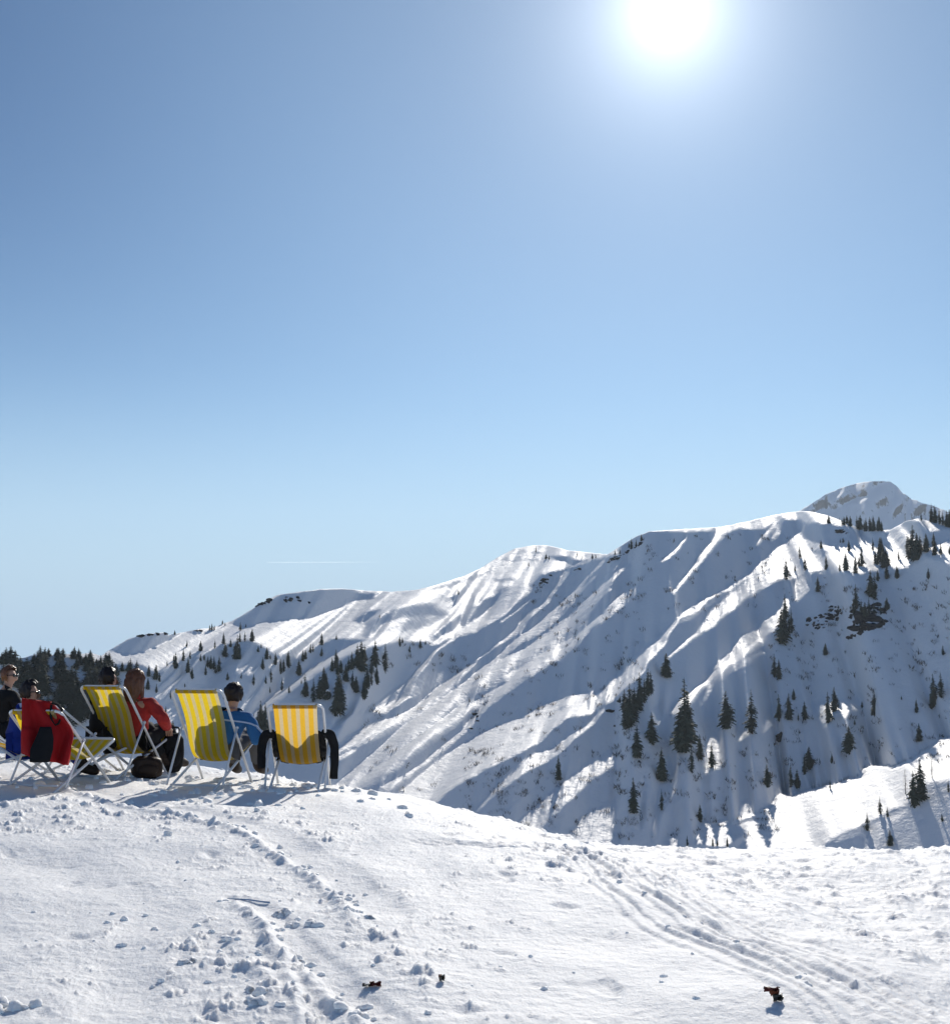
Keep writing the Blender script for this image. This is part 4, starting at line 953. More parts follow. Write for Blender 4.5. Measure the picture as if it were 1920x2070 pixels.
# ------------------------------------------------------------------ people
def skin_mesh(name, nodes, edges, mat, parent, sub=3):
    """nodes: list of (co, rx, ry); root = 0"""
    me = bpy.data.meshes.new(name + '_cage'); me.from_pydata([n[0] for n in nodes], edges, []); me.update()
    o = bpy.data.objects.new(name + '_cage', me); col.objects.link(o)
    md = o.modifiers.new('skin', 'SKIN'); md.use_smooth_shade = True; md.branch_smoothing = 0.6
    if not me.skin_vertices:
        bm = bmesh.new(); bm.from_mesh(me); bm.verts.layers.skin.verify(); bm.to_mesh(me); bm.free()
    for i, n in enumerate(nodes):
        sv = me.skin_vertices[0].data[i]; sv.radius = (n[1], n[2]); sv.use_root = (i == 0)
    ss = o.modifiers.new('sub', 'SUBSURF'); ss.levels = sub; ss.render_levels = sub
    dg = bpy.context.evaluated_depsgraph_get(); dg.update()
    nm = bpy.data.meshes.new_from_object(o.evaluated_get(dg)); nm.name = name
    bpy.data.objects.remove(o); bpy.data.meshes.remove(me)
    nm.materials.clear(); nm.materials.append(mat)
    if name in ('jacket', 'trousers', 'yoke'):
        n_ = len(nm.vertices); co = np.empty(n_ * 3, np.float32); no = np.empty(n_ * 3, np.float32)
        nm.vertices.foreach_get('co', co); nm.vertices.foreach_get('normal', no); co = co.reshape(-1, 3); no = no.reshape(-1, 3)
        f_ = .011 * noise(co[:, 0] * 9 + co[:, 1] * 5, co[:, 2] * 17 + co[:, 1] * 6) + .007 * noise(co[:, 0] * 21 + 7, co[:, 2] * 34 + co[:, 1] * 17)
        co = co + no * f_[:, None]; nm.vertices.foreach_set('co', co.ravel().astype(np.float32)); nm.update()
    for p in nm.polygons: p.use_smooth = True
    return obj(name, nm, parent)
def hair_mesh(name, c, face, r, mat, parent, long=0.0, jitter=.05, seed=0):
    """cap of hair over the skull; long > 0 lets it fall behind to the shoulders"""
    rd = random.Random(seed); bm = bmesh.new()
    bmesh.ops.create_icosphere(bm, subdivisions=4, radius=1.0)
    f = Vector(face).normalized(); side = Vector((0, 0, 1)).cross(f).normalized()
    kill = []
    for v in bm.verts:
        d = v.co.normalized(); fr = d.dot(f)
        low = -0.72 if not long else -2
        if (fr > .30 and d.z < .42) or d.z < low or (fr > .62 and d.z < .62): kill.append(v)
    bmesh.ops.delete(bm, geom=kill, context='VERTS')
    for v in bm.verts:
        d = v.co.normalized()
        strand = 1 + jitter * math.sin(math.atan2(d.dot(side), d.dot(f)) * 17 + 3 * d.z) * .6 + rd.uniform(-jitter, jitter) * .5 + (0 if long else .22) * float(noise(np.array([d.x * 4 + seed]), np.array([d.y * 4 + d.z * 5]))[0])
        p = Vector((d.x * r[0], d.y * r[0], d.z * r[1])) * strand
        if long and d.z < 0:
            p.z -= long * (-d.z) ** .8; k = 1 + .25 * min(1, -d.z); 
            p.x *= k; p.y *= k
            p -= f * .02
        v.co = p + Vector(c)
    return bm_obj(name, bm, mat, parent)
def person(chair_root, label, skel, jacket, trousers, boots, hair, hair_long, extra=None, group='people sitting in deck chairs', skin=M_SKIN, glasses=False):
    root = empty('person', chair_root.location.copy(), chair_root.rotation_euler.z, label=label, cat='person', group=group)
    S = {k: Vector(v) for k, v in skel.items()}
    face = S['face'].normalized()
    H = S['head']
    side = Vector((0, 0, 1)).cross(face).normalized()
    hip, chest, neck = S['hip'], S['chest'], S['neck']
    N = []; E = []
    def add(co, rx, ry=None, par=None):
        N.append((tuple(co), rx, ry or rx)); i = len(N) - 1
        if par is not None: E.append((par, i))
        return i
    sr = (S['shr'] - S['shl']).normalized()
    # bare body
    a = add(hip, .12, .10); b = add(hip.lerp(chest, .5), .12, .095, a); c = add(chest, .13, .10, b); d = add(neck, .05, .05, c)
    e = add(neck.lerp(H, .42) + face * .012, .055, .058, d); f_ = add(H - Vector((0, 0, .03)) + face * .012, .076, .082, e); g = add(H + Vector((0, 0, .045)) - face * .005, .08, .088, f_); add(H + Vector((0, 0, .085)) - face * .01, .05, .055, g)
    add(H + face * .105 + Vector((0, 0, -.025)), .011, .013, f_)
    for s in ('l', 'r'):
        i = add(S['sh' + s], .05, .05, c); j = add(S['el' + s], .038, .038, i); k = add(S['ha' + s], .026, .022, j)
        dv = (S['ha' + s] - S['el' + s]).normalized(); sd = dv.cross(Vector((0, 0, 1)))
        sd = sd.normalized() if sd.length > .05 else Vector((1, 0, 0))
        pm = add(S['ha' + s] + dv * .05, .03, .015, k)
        for q in range(4):
            o_ = (q - 1.5) * .019; ln = [.075, .088, .082, .06][q]
            f1 = add(S['ha' + s] + dv * (.09) + sd * o_, .009, .009, pm); f2 = add(S['ha' + s] + dv * (.09 + ln * .55) + sd * o_ + Vector((0, 0, -.015)), .008, .008, f1); add(S['ha' + s] + dv * (.09 + ln * .8) + sd * o_ + Vector((0, 0, -.04)), .007, .007, f2)
        add(S['ha' + s] + dv * .07 + sd * .045, .009, .009, k)
        i = add(S['hj' + s], .075, .075, a); j = add(S['kn' + s], .055, .055, i); k = add(S['an' + s], .038, .038, j); add(S['to' + s], .03, .03, k)
    skin_mesh('body', N, E, skin, root)
    # jacket
    N = []; E = []
    a = add(hip + Vector((0, 0, .0)), .175, .15); b = add(hip.lerp(chest, .5), .17, .145, a); c = add(chest, .18, .145, b); d = add(chest.lerp(neck, .75), .10, .09, c); add(neck + (H - neck) * .1, .075, .072, d)
    for s in ('l', 'r'):
        i = add(S['sh' + s], .082, .082, c); m = add(S['sh' + s].lerp(S['el' + s], .5), .070, .070, i); j = add(S['el' + s], .062, .062, m); m2 = add(S['el' + s].lerp(S['ha' + s], .5), .056, .056, j); add(S['el' + s].lerp(S['ha' + s], .93), .046, .046, m2)
    jk = skin_mesh('jacket', N, E, jacket, root)
    # trousers
    N = []; E = []
    a = add(hip - Vector((0, 0, .02)), .155, .13)
    for s in ('l', 'r'):
        i = add(S['hj' + s], .105, .1, a); m = add(S['hj' + s].lerp(S['kn' + s], .5), .09, .088, i); j = add(S['kn' + s], .078, .078, m); m2 = add(S['kn' + s].lerp(S['an' + s], .5), .070, .07, j); add(S['kn' + s].lerp(S['an' + s], .92), .062, .062, m2)
    skin_mesh('trousers', N, E, trousers, root)
    for s in ('l', 'r'):
        N = []; E = []
        up = (S['kn' + s] - S['an' + s]).normalized()
        a = add(S['an' + s] + up * .13, .062); b = add(S['an' + s], .060, .06, a); c = add(S['an' + s].lerp(S['to' + s], .5), .052, .05, b); add(S['to' + s], .045, .038, c)
        skin_mesh('boot', N, E, boots, root)
    hair_mesh('hair', H + Vector((0, 0, .022)), face, (.096, .110), hair, root, hair_long, jitter=.13 if hair_long else .07, seed=len(label))
    if glasses:
        bm = bmesh.new()
        for q in (-1, 1):
            cc = H + face * .082 + side * (.034 * q) + Vector((0, 0, .012))
            g_ = bmesh.ops.create_icosphere(bm, subdivisions=2, radius=1)
            for v in g_['verts']:
                co = v.co; v.co = cc + side * (co.x * .03) + Vector((0, 0, co.z * .021)) + face * (co.y * .014)
            tube_bm(bm, [H + face * .085 + side * (.062 * q) + Vector((0, 0, .015)), H + side * (.085 * q) + Vector((0, 0, .015))], .004, 6)
        tube_bm(bm, [H + face * .095 - side * .012 + Vector((0, 0, .016)), H + face * .095 + side * .012 + Vector((0, 0, .016))], .004, 6)
        bm_obj('sunglasses', bm, M_LENS, root)
    if extra: extra(root, S, jk)
    return root
def sk(head, face, hip=(0, .08, .36), shw=.185, lean=0.0, ell=None, elr=None, hal=None, har=None, legs=1.0, tilt=0.0):
    hip = Vector(hip); head = Vector(head); neck = head - Vector((0, 0, .122)) - Vector(face).normalized() * .02
    chest = hip.lerp(neck, .66)
    sh = hip.lerp(neck, .86)
    d = dict(head=head, face=Vector(face), hip=hip, chest=chest, neck=neck)
    d['shl'] = sh + Vector((-shw, 0, -.01 + tilt)); d['shr'] = sh + Vector((shw, 0, -.01 - tilt))
    d['ell'] = Vector(ell) if ell else d['shl'] + Vector((-.06, .08, -.27)); d['elr'] = Vector(elr) if elr else d['shr'] + Vector((.06, .08, -.27))
    d['hal'] = Vector(hal) if hal else d['ell'] + Vector((.09, .22, -.02)); d['har'] = Vector(har) if har else d['elr'] + Vector((-.09, .22, -.02))
    for s, q in (('l', -1), ('r', 1)):
        d['hj' + s] = hip + Vector((.085 * q, .04, -.01)); d['kn' + s] = Vector((.12 * q + hip.x, hip.y + .43, .47)); d['an' + s] = Vector((.13 * q + hip.x, hip.y + .62, .10)); d['to' + s] = Vector((.15 * q + hip.x, hip.y + .79, .05))
    return d
def stripe_extra(mat, nm, offs):
    def fn(root, S, jk):
        bm = bmesh.new()
        for a, b, o, r in offs(S):
            tube_bm(bm, [a + o, a.lerp(b, .5) + o * 1.02, b + o], r, 8)
        bm_obj(nm, bm, mat, jk)
    return fn
# woman in red in the lemon chair
person(CH_C, 'person with long chestnut hair in a red padded jacket, seen from behind', sk((.06, .06, .935), (-.05, 1, -.05), hip=(.04, .10, .36), shw=.20, elr=(.42, .03, .56), har=(.30, .30, .46), tilt=.01), M_REDP, M_BLACK, M_BROWNB, M_HAIRB, .20)
# person in blue
def blue_trim(root, S, jk):
    bm = bmesh.new()
    p = catmull([S['shl'].lerp(S['neck'], .3) + Vector((0, -.13, -.06)), S['chest'] + Vector((.02, -.165, .02)), S['shr'] + Vector((.02, -.092, -.05)), S['shr'] + Vector((.085, 0, -.09))], 6)
    tube_bm(bm, p, .009, 6)
    p = catmull([S['shr'] + Vector((.085, -.01, -.09)), S['elr'] + Vector((.07, .0, .05)), S['elr'] + Vector((.067, .02, -.02))], 6)
    tube_bm(bm, p, .011, 6)
    bm_obj('piping', bm, M_LBLUE, jk)
person(CH_B, 'person in a blue jacket with pale piping and short dark hair', sk((.16, .10, .84), (.1, 1, -.05), hip=(.07, .10, .36), elr=(.40, .12, .42), har=(.30, .36, .42), tilt=.02), M_BLUE, M_GREY, M_BROWNB, M_HAIRD, 0.0, blue_trim)
# person in black, side turned
person(CH_E, 'person in black turned in profile behind the lemon chair', sk((-.06, .12, .93), (.1, 1, -.02), hip=(0, .04, .34), shw=.20), M_BLACK, M_BLACK, M_BROWNB, M_HAIRD, 0.0)
# man in blue and black at the left edge
def collar(root, S, jk):
    bm = bmesh.new()
    p = catmull([S['neck'] + Vector((.07, -.05, .02)), S['neck'] + Vector((.10, -.02, -.07)), S['shr'] + Vector((.02, .03, .03)), S['shr'].lerp(S['elr'], .4) + Vector((.05, .06, 0))], 6)
    tube_bm(bm, p, .014, 6)
    bm_obj('collar', bm, M_LBLUE, jk)
    yk = []
    N = [(tuple(S['chest'].lerp(S['neck'], .3)), .185, .16), (tuple(S['chest'].lerp(S['neck'], .75)), .115, .10), (tuple(S['shl']), .09, .09), (tuple(S['shl'].lerp(S['ell'], .5)), .077, .077), (tuple(S['shr']), .09, .09), (tuple(S['shr'].lerp(S['elr'], .3)), .08, .08)]
    skin_mesh('yoke', N, [(0, 1), (0, 2), (2, 3), (0, 4), (4, 5)], M_BLACK, jk)
person(CH_F, 'person with glasses in a deep blue jacket with black shoulders, looking right', sk((.02, .16, .82), (.0, 1, -.05), hip=(0, .06, .32)), M_NAVY, M_NAVY, M_BROWNB, M_HAIRD, 0.0, collar, glasses=True)
# person farther behind at the left edge
x, y, z = -5.75, 14.9, 0
CH_H = make_chair(-30, 1545, -40, 'deck chair at the far left edge behind the man in blue', M_STRIPE_LEMON, ty=-.5, tz=.78, dist=15)
loc = at(13, 1368, 15.2); gx, gy = loc.x - .18, loc.y - .1
CH_H.location = (gx, gy, gz(gx, gy))
dz = loc.z - CH_H.location.z
person(CH_H, 'person with sunglasses and short brown hair farthest back at the left edge', sk((.02, .26, dz), (.75, .45, 0), hip=(0, .08, max(.36, dz - .62))), M_BLACK, M_BLACK, M_BROWNB, M_HAIRB, 0.0, glasses=True)

# ------------------------------------------------------------------ jackets on chairs
def thick_sheet(bm, P_, thick):
    """P_: 2D list of Vectors -> closed slab"""
    nr, nc = len(P_), len(P_[0])
    nrm = [[None] * nc for _ in range(nr)]
    for i in range(nr):
        for j in range(nc):
            a = P_[min(i + 1, nr - 1)][j] - P_[max(i - 1, 0)][j]; b = P_[i][min(j + 1, nc - 1)] - P_[i][max(j - 1, 0)]
            n = a.cross(b); nrm[i][j] = n.normalized() if n.length > 1e-9 else Vector((0, 1, 0))
    f = [[bm.verts.new(P_[i][j] + nrm[i][j] * thick / 2) for j in range(nc)] for i in range(nr)]
    g = [[bm.verts.new(P_[i][j] - nrm[i][j] * thick / 2) for j in range(nc)] for i in range(nr)]
    for i in range(nr - 1):
        for j in range(nc - 1):
            bm.faces.new((f[i][j], f[i][j + 1], f[i + 1][j + 1], f[i + 1][j])); bm.faces.new((g[i][j], g[i + 1][j], g[i + 1][j + 1], g[i][j + 1]))
    for i in range(nr - 1):
        bm.faces.new((f[i][0], f[i + 1][0], g[i + 1][0], g[i][0])); bm.faces.new((f[i][-1], g[i][-1], g[i + 1][-1], f[i + 1][-1]))
    for j in range(nc - 1):
        bm.faces.new((f[0][j], g[0][j], g[0][j + 1], f[0][j + 1])); bm.faces.new((f[-1][j], f[-1][j + 1], g[-1][j + 1], g[-1][j]))
def nz1(a, b): return float(noise(np.array([a]), np.array([b]))[0])
def black_jacket():
    root = empty('jacket', CH_R.location.copy(), CH_R.rotation_euler.z, label='black jacket draped round the amber deck chair with both sleeves hanging', cat='jacket')
    ty, tz = -.50, .80
    path = sling_path(ty, tz)
    def y_at(z):
        best = min(path[:34], key=lambda p: abs(p.z - z)); return best.y
    nr, nc = 16, 25; P_ = []
    for i in range(nr):
        f = i / (nr - 1); row = []
        for j in range(nc):
            q = j / (nc - 1) * 2 - 1
            top = .56 - .14 * math.exp(-(q / .42) ** 2) - .10 * max(0, abs(q) - .75) * 4 * .5
            bot = .20 + .05 * (abs(q)) ** 2
            z = top + (bot - top) * f
            x = q * (.245 + .012 * math.sin(f * 3))
            y = y_at(z) + .035 + .10 * (1 - f) * .3 + .012 * nz1(q * 4, f * 3)
            row.append(Vector((x, y, z)))
        P_.append(row)
    bm = bmesh.new(); thick_sheet(bm, P_, .02); bm_obj('body_panel', bm, M_BLACK, root)
    for s, z1 in ((-1, .20), (1, .10)):
        pts = catmull([(s * .235, y_at(.5) + .05, .52), (s * .30, y_at(.5) + .02, .51), (s * .335, y_at(.45), .42), (s * .345, y_at(.45) - .01, .30), (s * .34, y_at(.45), z1)], 6)
        n = len(pts)
        bm = bmesh.new(); tube_bm(bm, pts, .05, 12, [(.040 + .010 * min(1, i / 6)) * (1 - .25 * i / n) * (1 + .035 * math.sin(i * 1.1 + s)) for i in range(n)])
        yc = y_at(.42)
        for vv in bm.verts: vv.co.y = yc + (vv.co.y - yc) * .5; vv.co.x += .008 * nz1(vv.co.z * 9, vv.co.y * 12 + s)
        bm_obj('sleeve', bm, M_BLACK, root)
black_jacket()
def red_jacket():
    M = CH_D.matrix_basis if False else (Matrix.Translation(CH_D.location) @ Matrix.Rotation(CH_D.rotation_euler.z, 4, 'Z'))
    top = M @ Vector((0, -.5, .68))
    root = empty('jacket', top, 0, label='red jacket with black lining hung over a deck chair back', cat='jacket')
    k = top.length / F      # metres per photo px here
    def loc(u, v, dep):
        p = at(u, v, math.hypot(top.x, top.y)) - top
        d = Vector((top.x, top.y, 0)).normalized()
        return p + d * dep
    L = catmull([(45, 1413, 0), (45, 1450, 0), (44, 1490, 0), (45, 1521, 0)], 6); R_ = catmull([(104, 1420, 0), (128, 1448, 0), (146, 1480, 0), (142, 1512, 0), (136, 1544, 0)], 5)
    nr, nc = 21, 25; P_ = []
    for i in range(nr):
        f = i / (nr - 1); a = L[int(f * (len(L) - 1))]; b = R_[int(f * (len(R_) - 1))]
        row = []
        for j in range(nc):
            q = j / (nc - 1)
            u = a.x + (b.x - a.x) * q; v = a.y + (b.y - a.y) * q + 2.0 * math.sin(q * PI) * f
            dep = -.05 - .045 * math.sin(q * 15 + 1.1 * math.sin(f * 4 + q * 3)) * (.3 + f) - .10 * f + .02 * nz1(q * 5, f * 4)
            row.append(loc(u, v, dep))
        P_.append(row)
    bm = bmesh.new(); thick_sheet(bm, P_, .018)
    # over the top bar to the front
    bm_obj('body_panel', bm, M_RED, root)
    P_ = []
    for i in range(8):
        f = i / 7; row = []
        for j in range(13):
            q = j / 12; u = 45 + 59 * q; v = 1413 + 7 * q + 34 * f
            row.append(loc(u, v - 1.5 * math.sin(PI * min(1, f * 4)) , -.05 + .20 * min(1, f * 3) + .03 * f + .01 * math.sin(q * 12)))
        P_.append(row)
    bm = bmesh.new(); thick_sheet(bm, P_, .018); bm_obj('front_panel', bm, M_RED, root)
    # black lining hanging out of the fold
    pts = [(92, 1468, 10), (90, 1490, 17), (84, 1512, 22), (80, 1536, 19)]
    P_ = []
    for i in range(13):
        f = i / 12 * 3; i0 = min(2, int(f)); t = f - i0
        a = [pts[i0][m] + (pts[i0 + 1][m] - pts[i0][m]) * t for m in range(3)]
        P_.append([loc(a[0] + a[2] * (q / 5 - 1), a[1], -.17 - .09 * f / 3 - .02 * math.cos((q / 5 - 1) * 1.5)) for q in range(11)])
    bm = bmesh.new(); thick_sheet(bm, P_, .02); bm_obj('lining', bm, M_BLACK, root)
    # dark neck loop
    bm = bmesh.new(); tube_bm(bm, [loc(u, v, -.09) for u, v in [(104, 1420), (116, 1424), (125, 1434), (124, 1448), (118, 1462), (110, 1466), (104, 1456), (102, 1440), (104, 1424)]], .011, 8)
    bm_obj('collar', bm, M_BLACK, root)
red_jacket()

# ------------------------------------------------------------------ things on the snow
def bag(name, label, u, v, w, h, d, mat, seed):
    x, y, z = g_hit(u, v); z = gz(x, y)
    root = empty(name, (x, y, z), .4, label=label, cat='bag')
    bm = bmesh.new(); bmesh.ops.create_icosphere(bm, subdivisions=4, radius=1.0)
    for vv in bm.verts:
        c = vv.co; s = lambda t: math.copysign(abs(t) ** .6, t)
        n = 1 + .12 * nz1(c.x * 2 + seed, c.z * 2 + c.y)
        vv.co = Vector((s(c.x) * w / 2 * n, s(c.y) * d / 2 * n, h / 2 + s(c.z) * h / 2 * n - .01))
    bm_obj('body', bm, mat, root)
    bm = bmesh.new(); tube_bm(bm, catmull([(-.05, -d * .3, h * .95), (-.04, -d * .35, h * 1.12), (.04, -d * .35, h * 1.12), (.05, -d * .3, h * .95)], 5), .009, 7); bm_obj('handle', bm, mat, root)
    bm = bmesh.new(); bmesh.ops.create_icosphere(bm, subdivisions=3, radius=1.0)
    for vv in bm.verts:
        c = vv.co; vv.co = Vector((c.x * w * .33, -d * .47 + c.y * d * .12, h * .38 + c.z * h * .25))
    bm_obj('pocket', bm, mat, root)
bag('backpack', 'dark brown backpack lying on snow under the lemon chair', 296, 1573, .30, .22, .24, M_BROWNB, 2)
bag('backpack', 'black backpack on the snow between the two lemon chairs', 348, 1566, .22, .40, .2, M_BLACK, 9)

def scrap(name, label, u, v, pieces, cat):
    x, y, z = g_hit(u, v); root = empty(name, (x, y, gz(x, y) + .004), 0, label=label, cat=cat)
    return root
def litter(u, v, label, parts, name='wrapper', cat='litter'):
    x, y, z = g_hit(u, v); d = math.hypot(x, y, z) if False else math.sqrt(x * x + y * y + z * z)
    root = empty(name, (x, y, gz(x, y)), 0, label=label, cat=cat)
    k = d / F
    for nm, mat, cx, cz, w, h, seed in parts:
        rd = random.Random(seed); bm = bmesh.new()
        P_ = []
        for i in range(6):
            P_.append([Vector((cx * k + (j / 6 - .5) * w * k + rd.uniform(-1, 1) * w * k * .07, (i / 5 - .5) * .02 + rd.uniform(-.006, .006) + .01 * math.sin(j * 1.3 + i), max(.002, cz * k + (.5 - i / 5) * h * k + rd.uniform(-1, 1) * h * k * .10))) for j in range(7)])
        thick_sheet(bm, P_, .004)
        bm_obj(nm, bm, mat, root, smooth=False)
M_RUST = simple('rusty_red_paper', (.10, .020, .014), .6, .3, vary=.5, scale=60)
M_OLIVE = simple('dark_foil', (.035, .035, .03), .4, .5, vary=.5, scale=60)
M_ORG = simple('orange_paper', (.20, .055, .025), .6, .3, vary=.3, scale=60)
litter(1566, 2036, 'crumpled rust red and black wrapper on the snow, bottom right', [('flap', M_RUST, -5, 22, 27, 9, 1), ('sleeve', M_ORG, 0, 15, 15, 10, 2), ('foil', M_OLIVE, 6, 7, 17, 14, 3)])
litter(752, 2004, 'flat dark brown dead leaf lying on the snow', [('blade', M_RUST, 6, 5, 20, 9, 4), ('stalk', M_OLIVE, -10, 3, 16, 5, 5)], 'dead_leaf', 'leaf')
litter(893, 2000, 'tiny upright brown leaf scrap right of the flat leaf', [('blade', M_OLIVE, 0, 6, 10, 12, 6), ('stalk', M_RUST, -3, 10, 6, 5, 7)], 'dead_leaf', 'leaf')
def blue_pole():
    a = Vector(g_hit(460, 1817)); b = Vector(g_hit(545, 1829))
    a.z = gz(a.x, a.y) .__add__(.006); b.z = gz(b.x, b.y) + .006
    bm = bmesh.new(); tube_bm(bm, [a - a, (b - a) * .5 + Vector((0, 0, .004)), b - a], .006, 8, [.002, .004, .005])
    M_ = simple('blue_plastic', (.22, .33, .50), .4, .4)
    o = bm_obj('stick', bm, M_, None); o.location = a
    prop(o, 'thin blue stick lying half buried in snow beside a clod', 'stick')
blue_pole()
def tuft():
    x, y, z = g_hit(703, 1583); root_z = gz(x, y); rd = random.Random(4)
    bm = bmesh.new()
    for q in range(26):
        a = rd.random() * 6.28; l = rd.uniform(.05, .16); s = Vector((rd.uniform(-.04, .04), rd.uniform(-.03, .03), 0))
        e = s + Vector((math.cos(a) * .035, math.sin(a) * .035, l))
        tube_bm(bm, [s, s.lerp(e, .5) + Vector((0, 0, .01)), e], .003, 5, [.004, .0035, .0025])
    o = bm_obj('grass_tuft', bm, simple('frosted_straw', (.62, .58, .48), .8, .2, vary=.2, scale=40)); o.location = (x, y, root_z - .01)
    prop(o, 'frosted pale grass tuft on the snow edge right of the amber chair', 'grass tuft')
tuft()
def snow_capped_bush():
    u, v = cpt('C', 115, 430); r = surf_r(u, v); p = at(u, v, r); s = r / F
    root = empty('bush', p, 0, label='round dark bush with a snow cap just above the amber chair', cat='bush')
    rd = random.Random(8); V = []; Fc = []
    for q in range(700):
        d = Vector((rd.gauss(0, 1), rd.gauss(0, 1), rd.gauss(0, 1))).normalized(); c = Vector((d.x * 9 * s, d.y * 9 * s, 9 * s + d.z * 9 * s)) * rd.uniform(.8, 1.05)
        e1 = Vector((rd.gauss(0, 1), rd.gauss(0, 1), rd.gauss(0, 1))) * s * 1.2; e2 = Vector((rd.gauss(0, 1), rd.gauss(0, 1), rd.gauss(0, 1))) * s * 1.2
        j = len(V); V += [tuple(c + e1), tuple(c - e1), tuple(c + e2)]; Fc.append((j, j + 1, j + 2))
    obj('foliage', mesh_np('foliage', V, Fc, M_SPRUCE, False), root)
    bm = bmesh.new(); bmesh.ops.create_icosphere(bm, subdivisions=3, radius=1)
    for vv in bm.verts:
        c = vv.co; n = 1 + .15 * nz1(c.x * 2, c.y * 2 + c.z); vv.co = Vector((3 * s + c.x * 5 * s * n, c.y * 5 * s * n, 17 * s + c.z * 3.2 * s * n))
    bm_obj('snow_cap', bm, M_MSNOW, root)
snow_capped_bush()
# loose clods kicked up along the tracks (uncountable)
def clods():
    rd = random.Random(3); V = []; Fc = []
    bm = bmesh.new(); bmesh.ops.create_icosphere(bm, subdivisions=2, radius=1.0); bm.verts.ensure_lookup_table()
    base = np.array([v.co[:] for v in bm.verts]); fc = np.array([[v.index for v in f.verts] for f in bm.faces]); bm.free()
    spots = []
    for tr, n, sp in ((TR_CURVE, 90, .04), (TR_LOW, 24, .04), (TR_LOW3, 16, .06), (TR_S1, 14, .06)):
        for _ in range(n):
            i = rd.randrange(len(tr) - 1); t = rd.random(); spots.append((tr[i][0] + (tr[i + 1][0] - tr[i][0]) * t + rd.gauss(.03, sp), tr[i][1] + (tr[i + 1][1] - tr[i][1]) * t + rd.gauss(0, sp), rd.uniform(.006, .020)))
    for (cx, cy, sdx, n, s0, s1) in ((-1.55, 6.2, .35, 6, .01, .02), (-2.0, 6.2, 1.0, 22, .005, .014), (-.3, 5.4, .8, 16, .004, .012), (.4, 5.2, .7, 10, .004, .012), (-3.2, 11.6, 1.3, 110, .015, .04), (-2.1, 11.2, .6, 40, .012, .035)):
        for _ in range(n): spots.append((rd.gauss(cx, sdx), rd.gauss(cy, sdx * .8), rd.uniform(s0, s1)))
    # the big lump beside the blue stick
    for (u, v, s) in ((563, 1846, .05), (575, 1850, .04), (600, 1872, .05), (622, 1880, .055), (590, 1868, .03), (20, 2045, .07), (45, 2040, .06), (505, 2015, .07), (520, 2030, .05), (390, 1945, .045), (375, 1947, .04)):
        p = g_hit(u, v)
        for _ in range(3): spots.append((p[0] + rd.gauss(0, s * .5), p[1] + rd.gauss(0, s * .5), s * rd.uniform(.25, .55)))
    xs = np.array([s[0] for s in spots]); ys = np.array([s[1] for s in spots]); zs = g_base(xs, ys) + g_detail(xs, ys)
    off = 0; VV_, FF_ = [], []
    for (x, y, s), z in zip(spots, zs):
        o = rd.uniform(0, 200)
        k = 1 + .75 * noise(base[:, 0] * 1.3 + o, base[:, 1] * 1.3 + base[:, 2]) + .35 * noise(base[:, 2] * 2.6 + o, base[:, 0] * 2.6 + base[:, 1])
        b = base * k[:, None] * np.array([s * rd.uniform(.9, 1.5), s * rd.uniform(.8, 1.2), s * rd.uniform(.75, 1.05)]) + np.array([x, y, z + s * .1])
        VV_.append(b); FF_.append(fc + off); off += len(base)
    me = mesh_np('snow_clods', np.concatenate(VV_), np.concatenate(FF_), M_SNOW)
    prop(obj('snow_clods', me), 'loose snow clods scattered along the ski tracks', 'snow clods', None, 'stuff')
clods()

def haze():
    bm = bmesh.new(); bmesh.ops.create_cube(bm, size=1)
    for v in bm.verts:
        v.co = Vector((v.co.x * 8600, v.co.y * 8600, -1300 if v.co.z < 0 else 520))
    m, nt_, b_ = new_mat('thin_air'); nt_.nodes.remove(b_)
    pv = nt_.nodes.new('ShaderNodeVolumePrincipled'); pv.inputs['Density'].default_value = 0.00007; pv.inputs['Anisotropy'].default_value = 0.3; pv.inputs['Color'].default_value = (.80, .90, 1.0, 1)
    nt_.links.new(pv.outputs[0], nt_.nodes['Material Output'].inputs['Volume'])
    prop(bm_obj('haze', bm, m, None, False), 'thin blue haze in the valley air', 'haze', None, 'stuff')
haze()
# ------------------------------------------------------------------ world + sun
w = bpy.data.worlds.new("World"); sc.world = w; w.use_nodes = True
nt = w.node_tree; bg = nt.nodes['Background']
sky = nt.nodes.new('ShaderNodeTexSky'); sky.sky_type = 'NISHITA'; sky.sun_disc = False
sky.sun_elevation = SUN_EL; sky.sun_rotation = SUN_AZ; sky.altitude = 1800; sky.air_density = 1.0; sky.dust_density = 0.2; sky.ozone_density = 1.0
bg.inputs['Strength'].default_value = 0.10
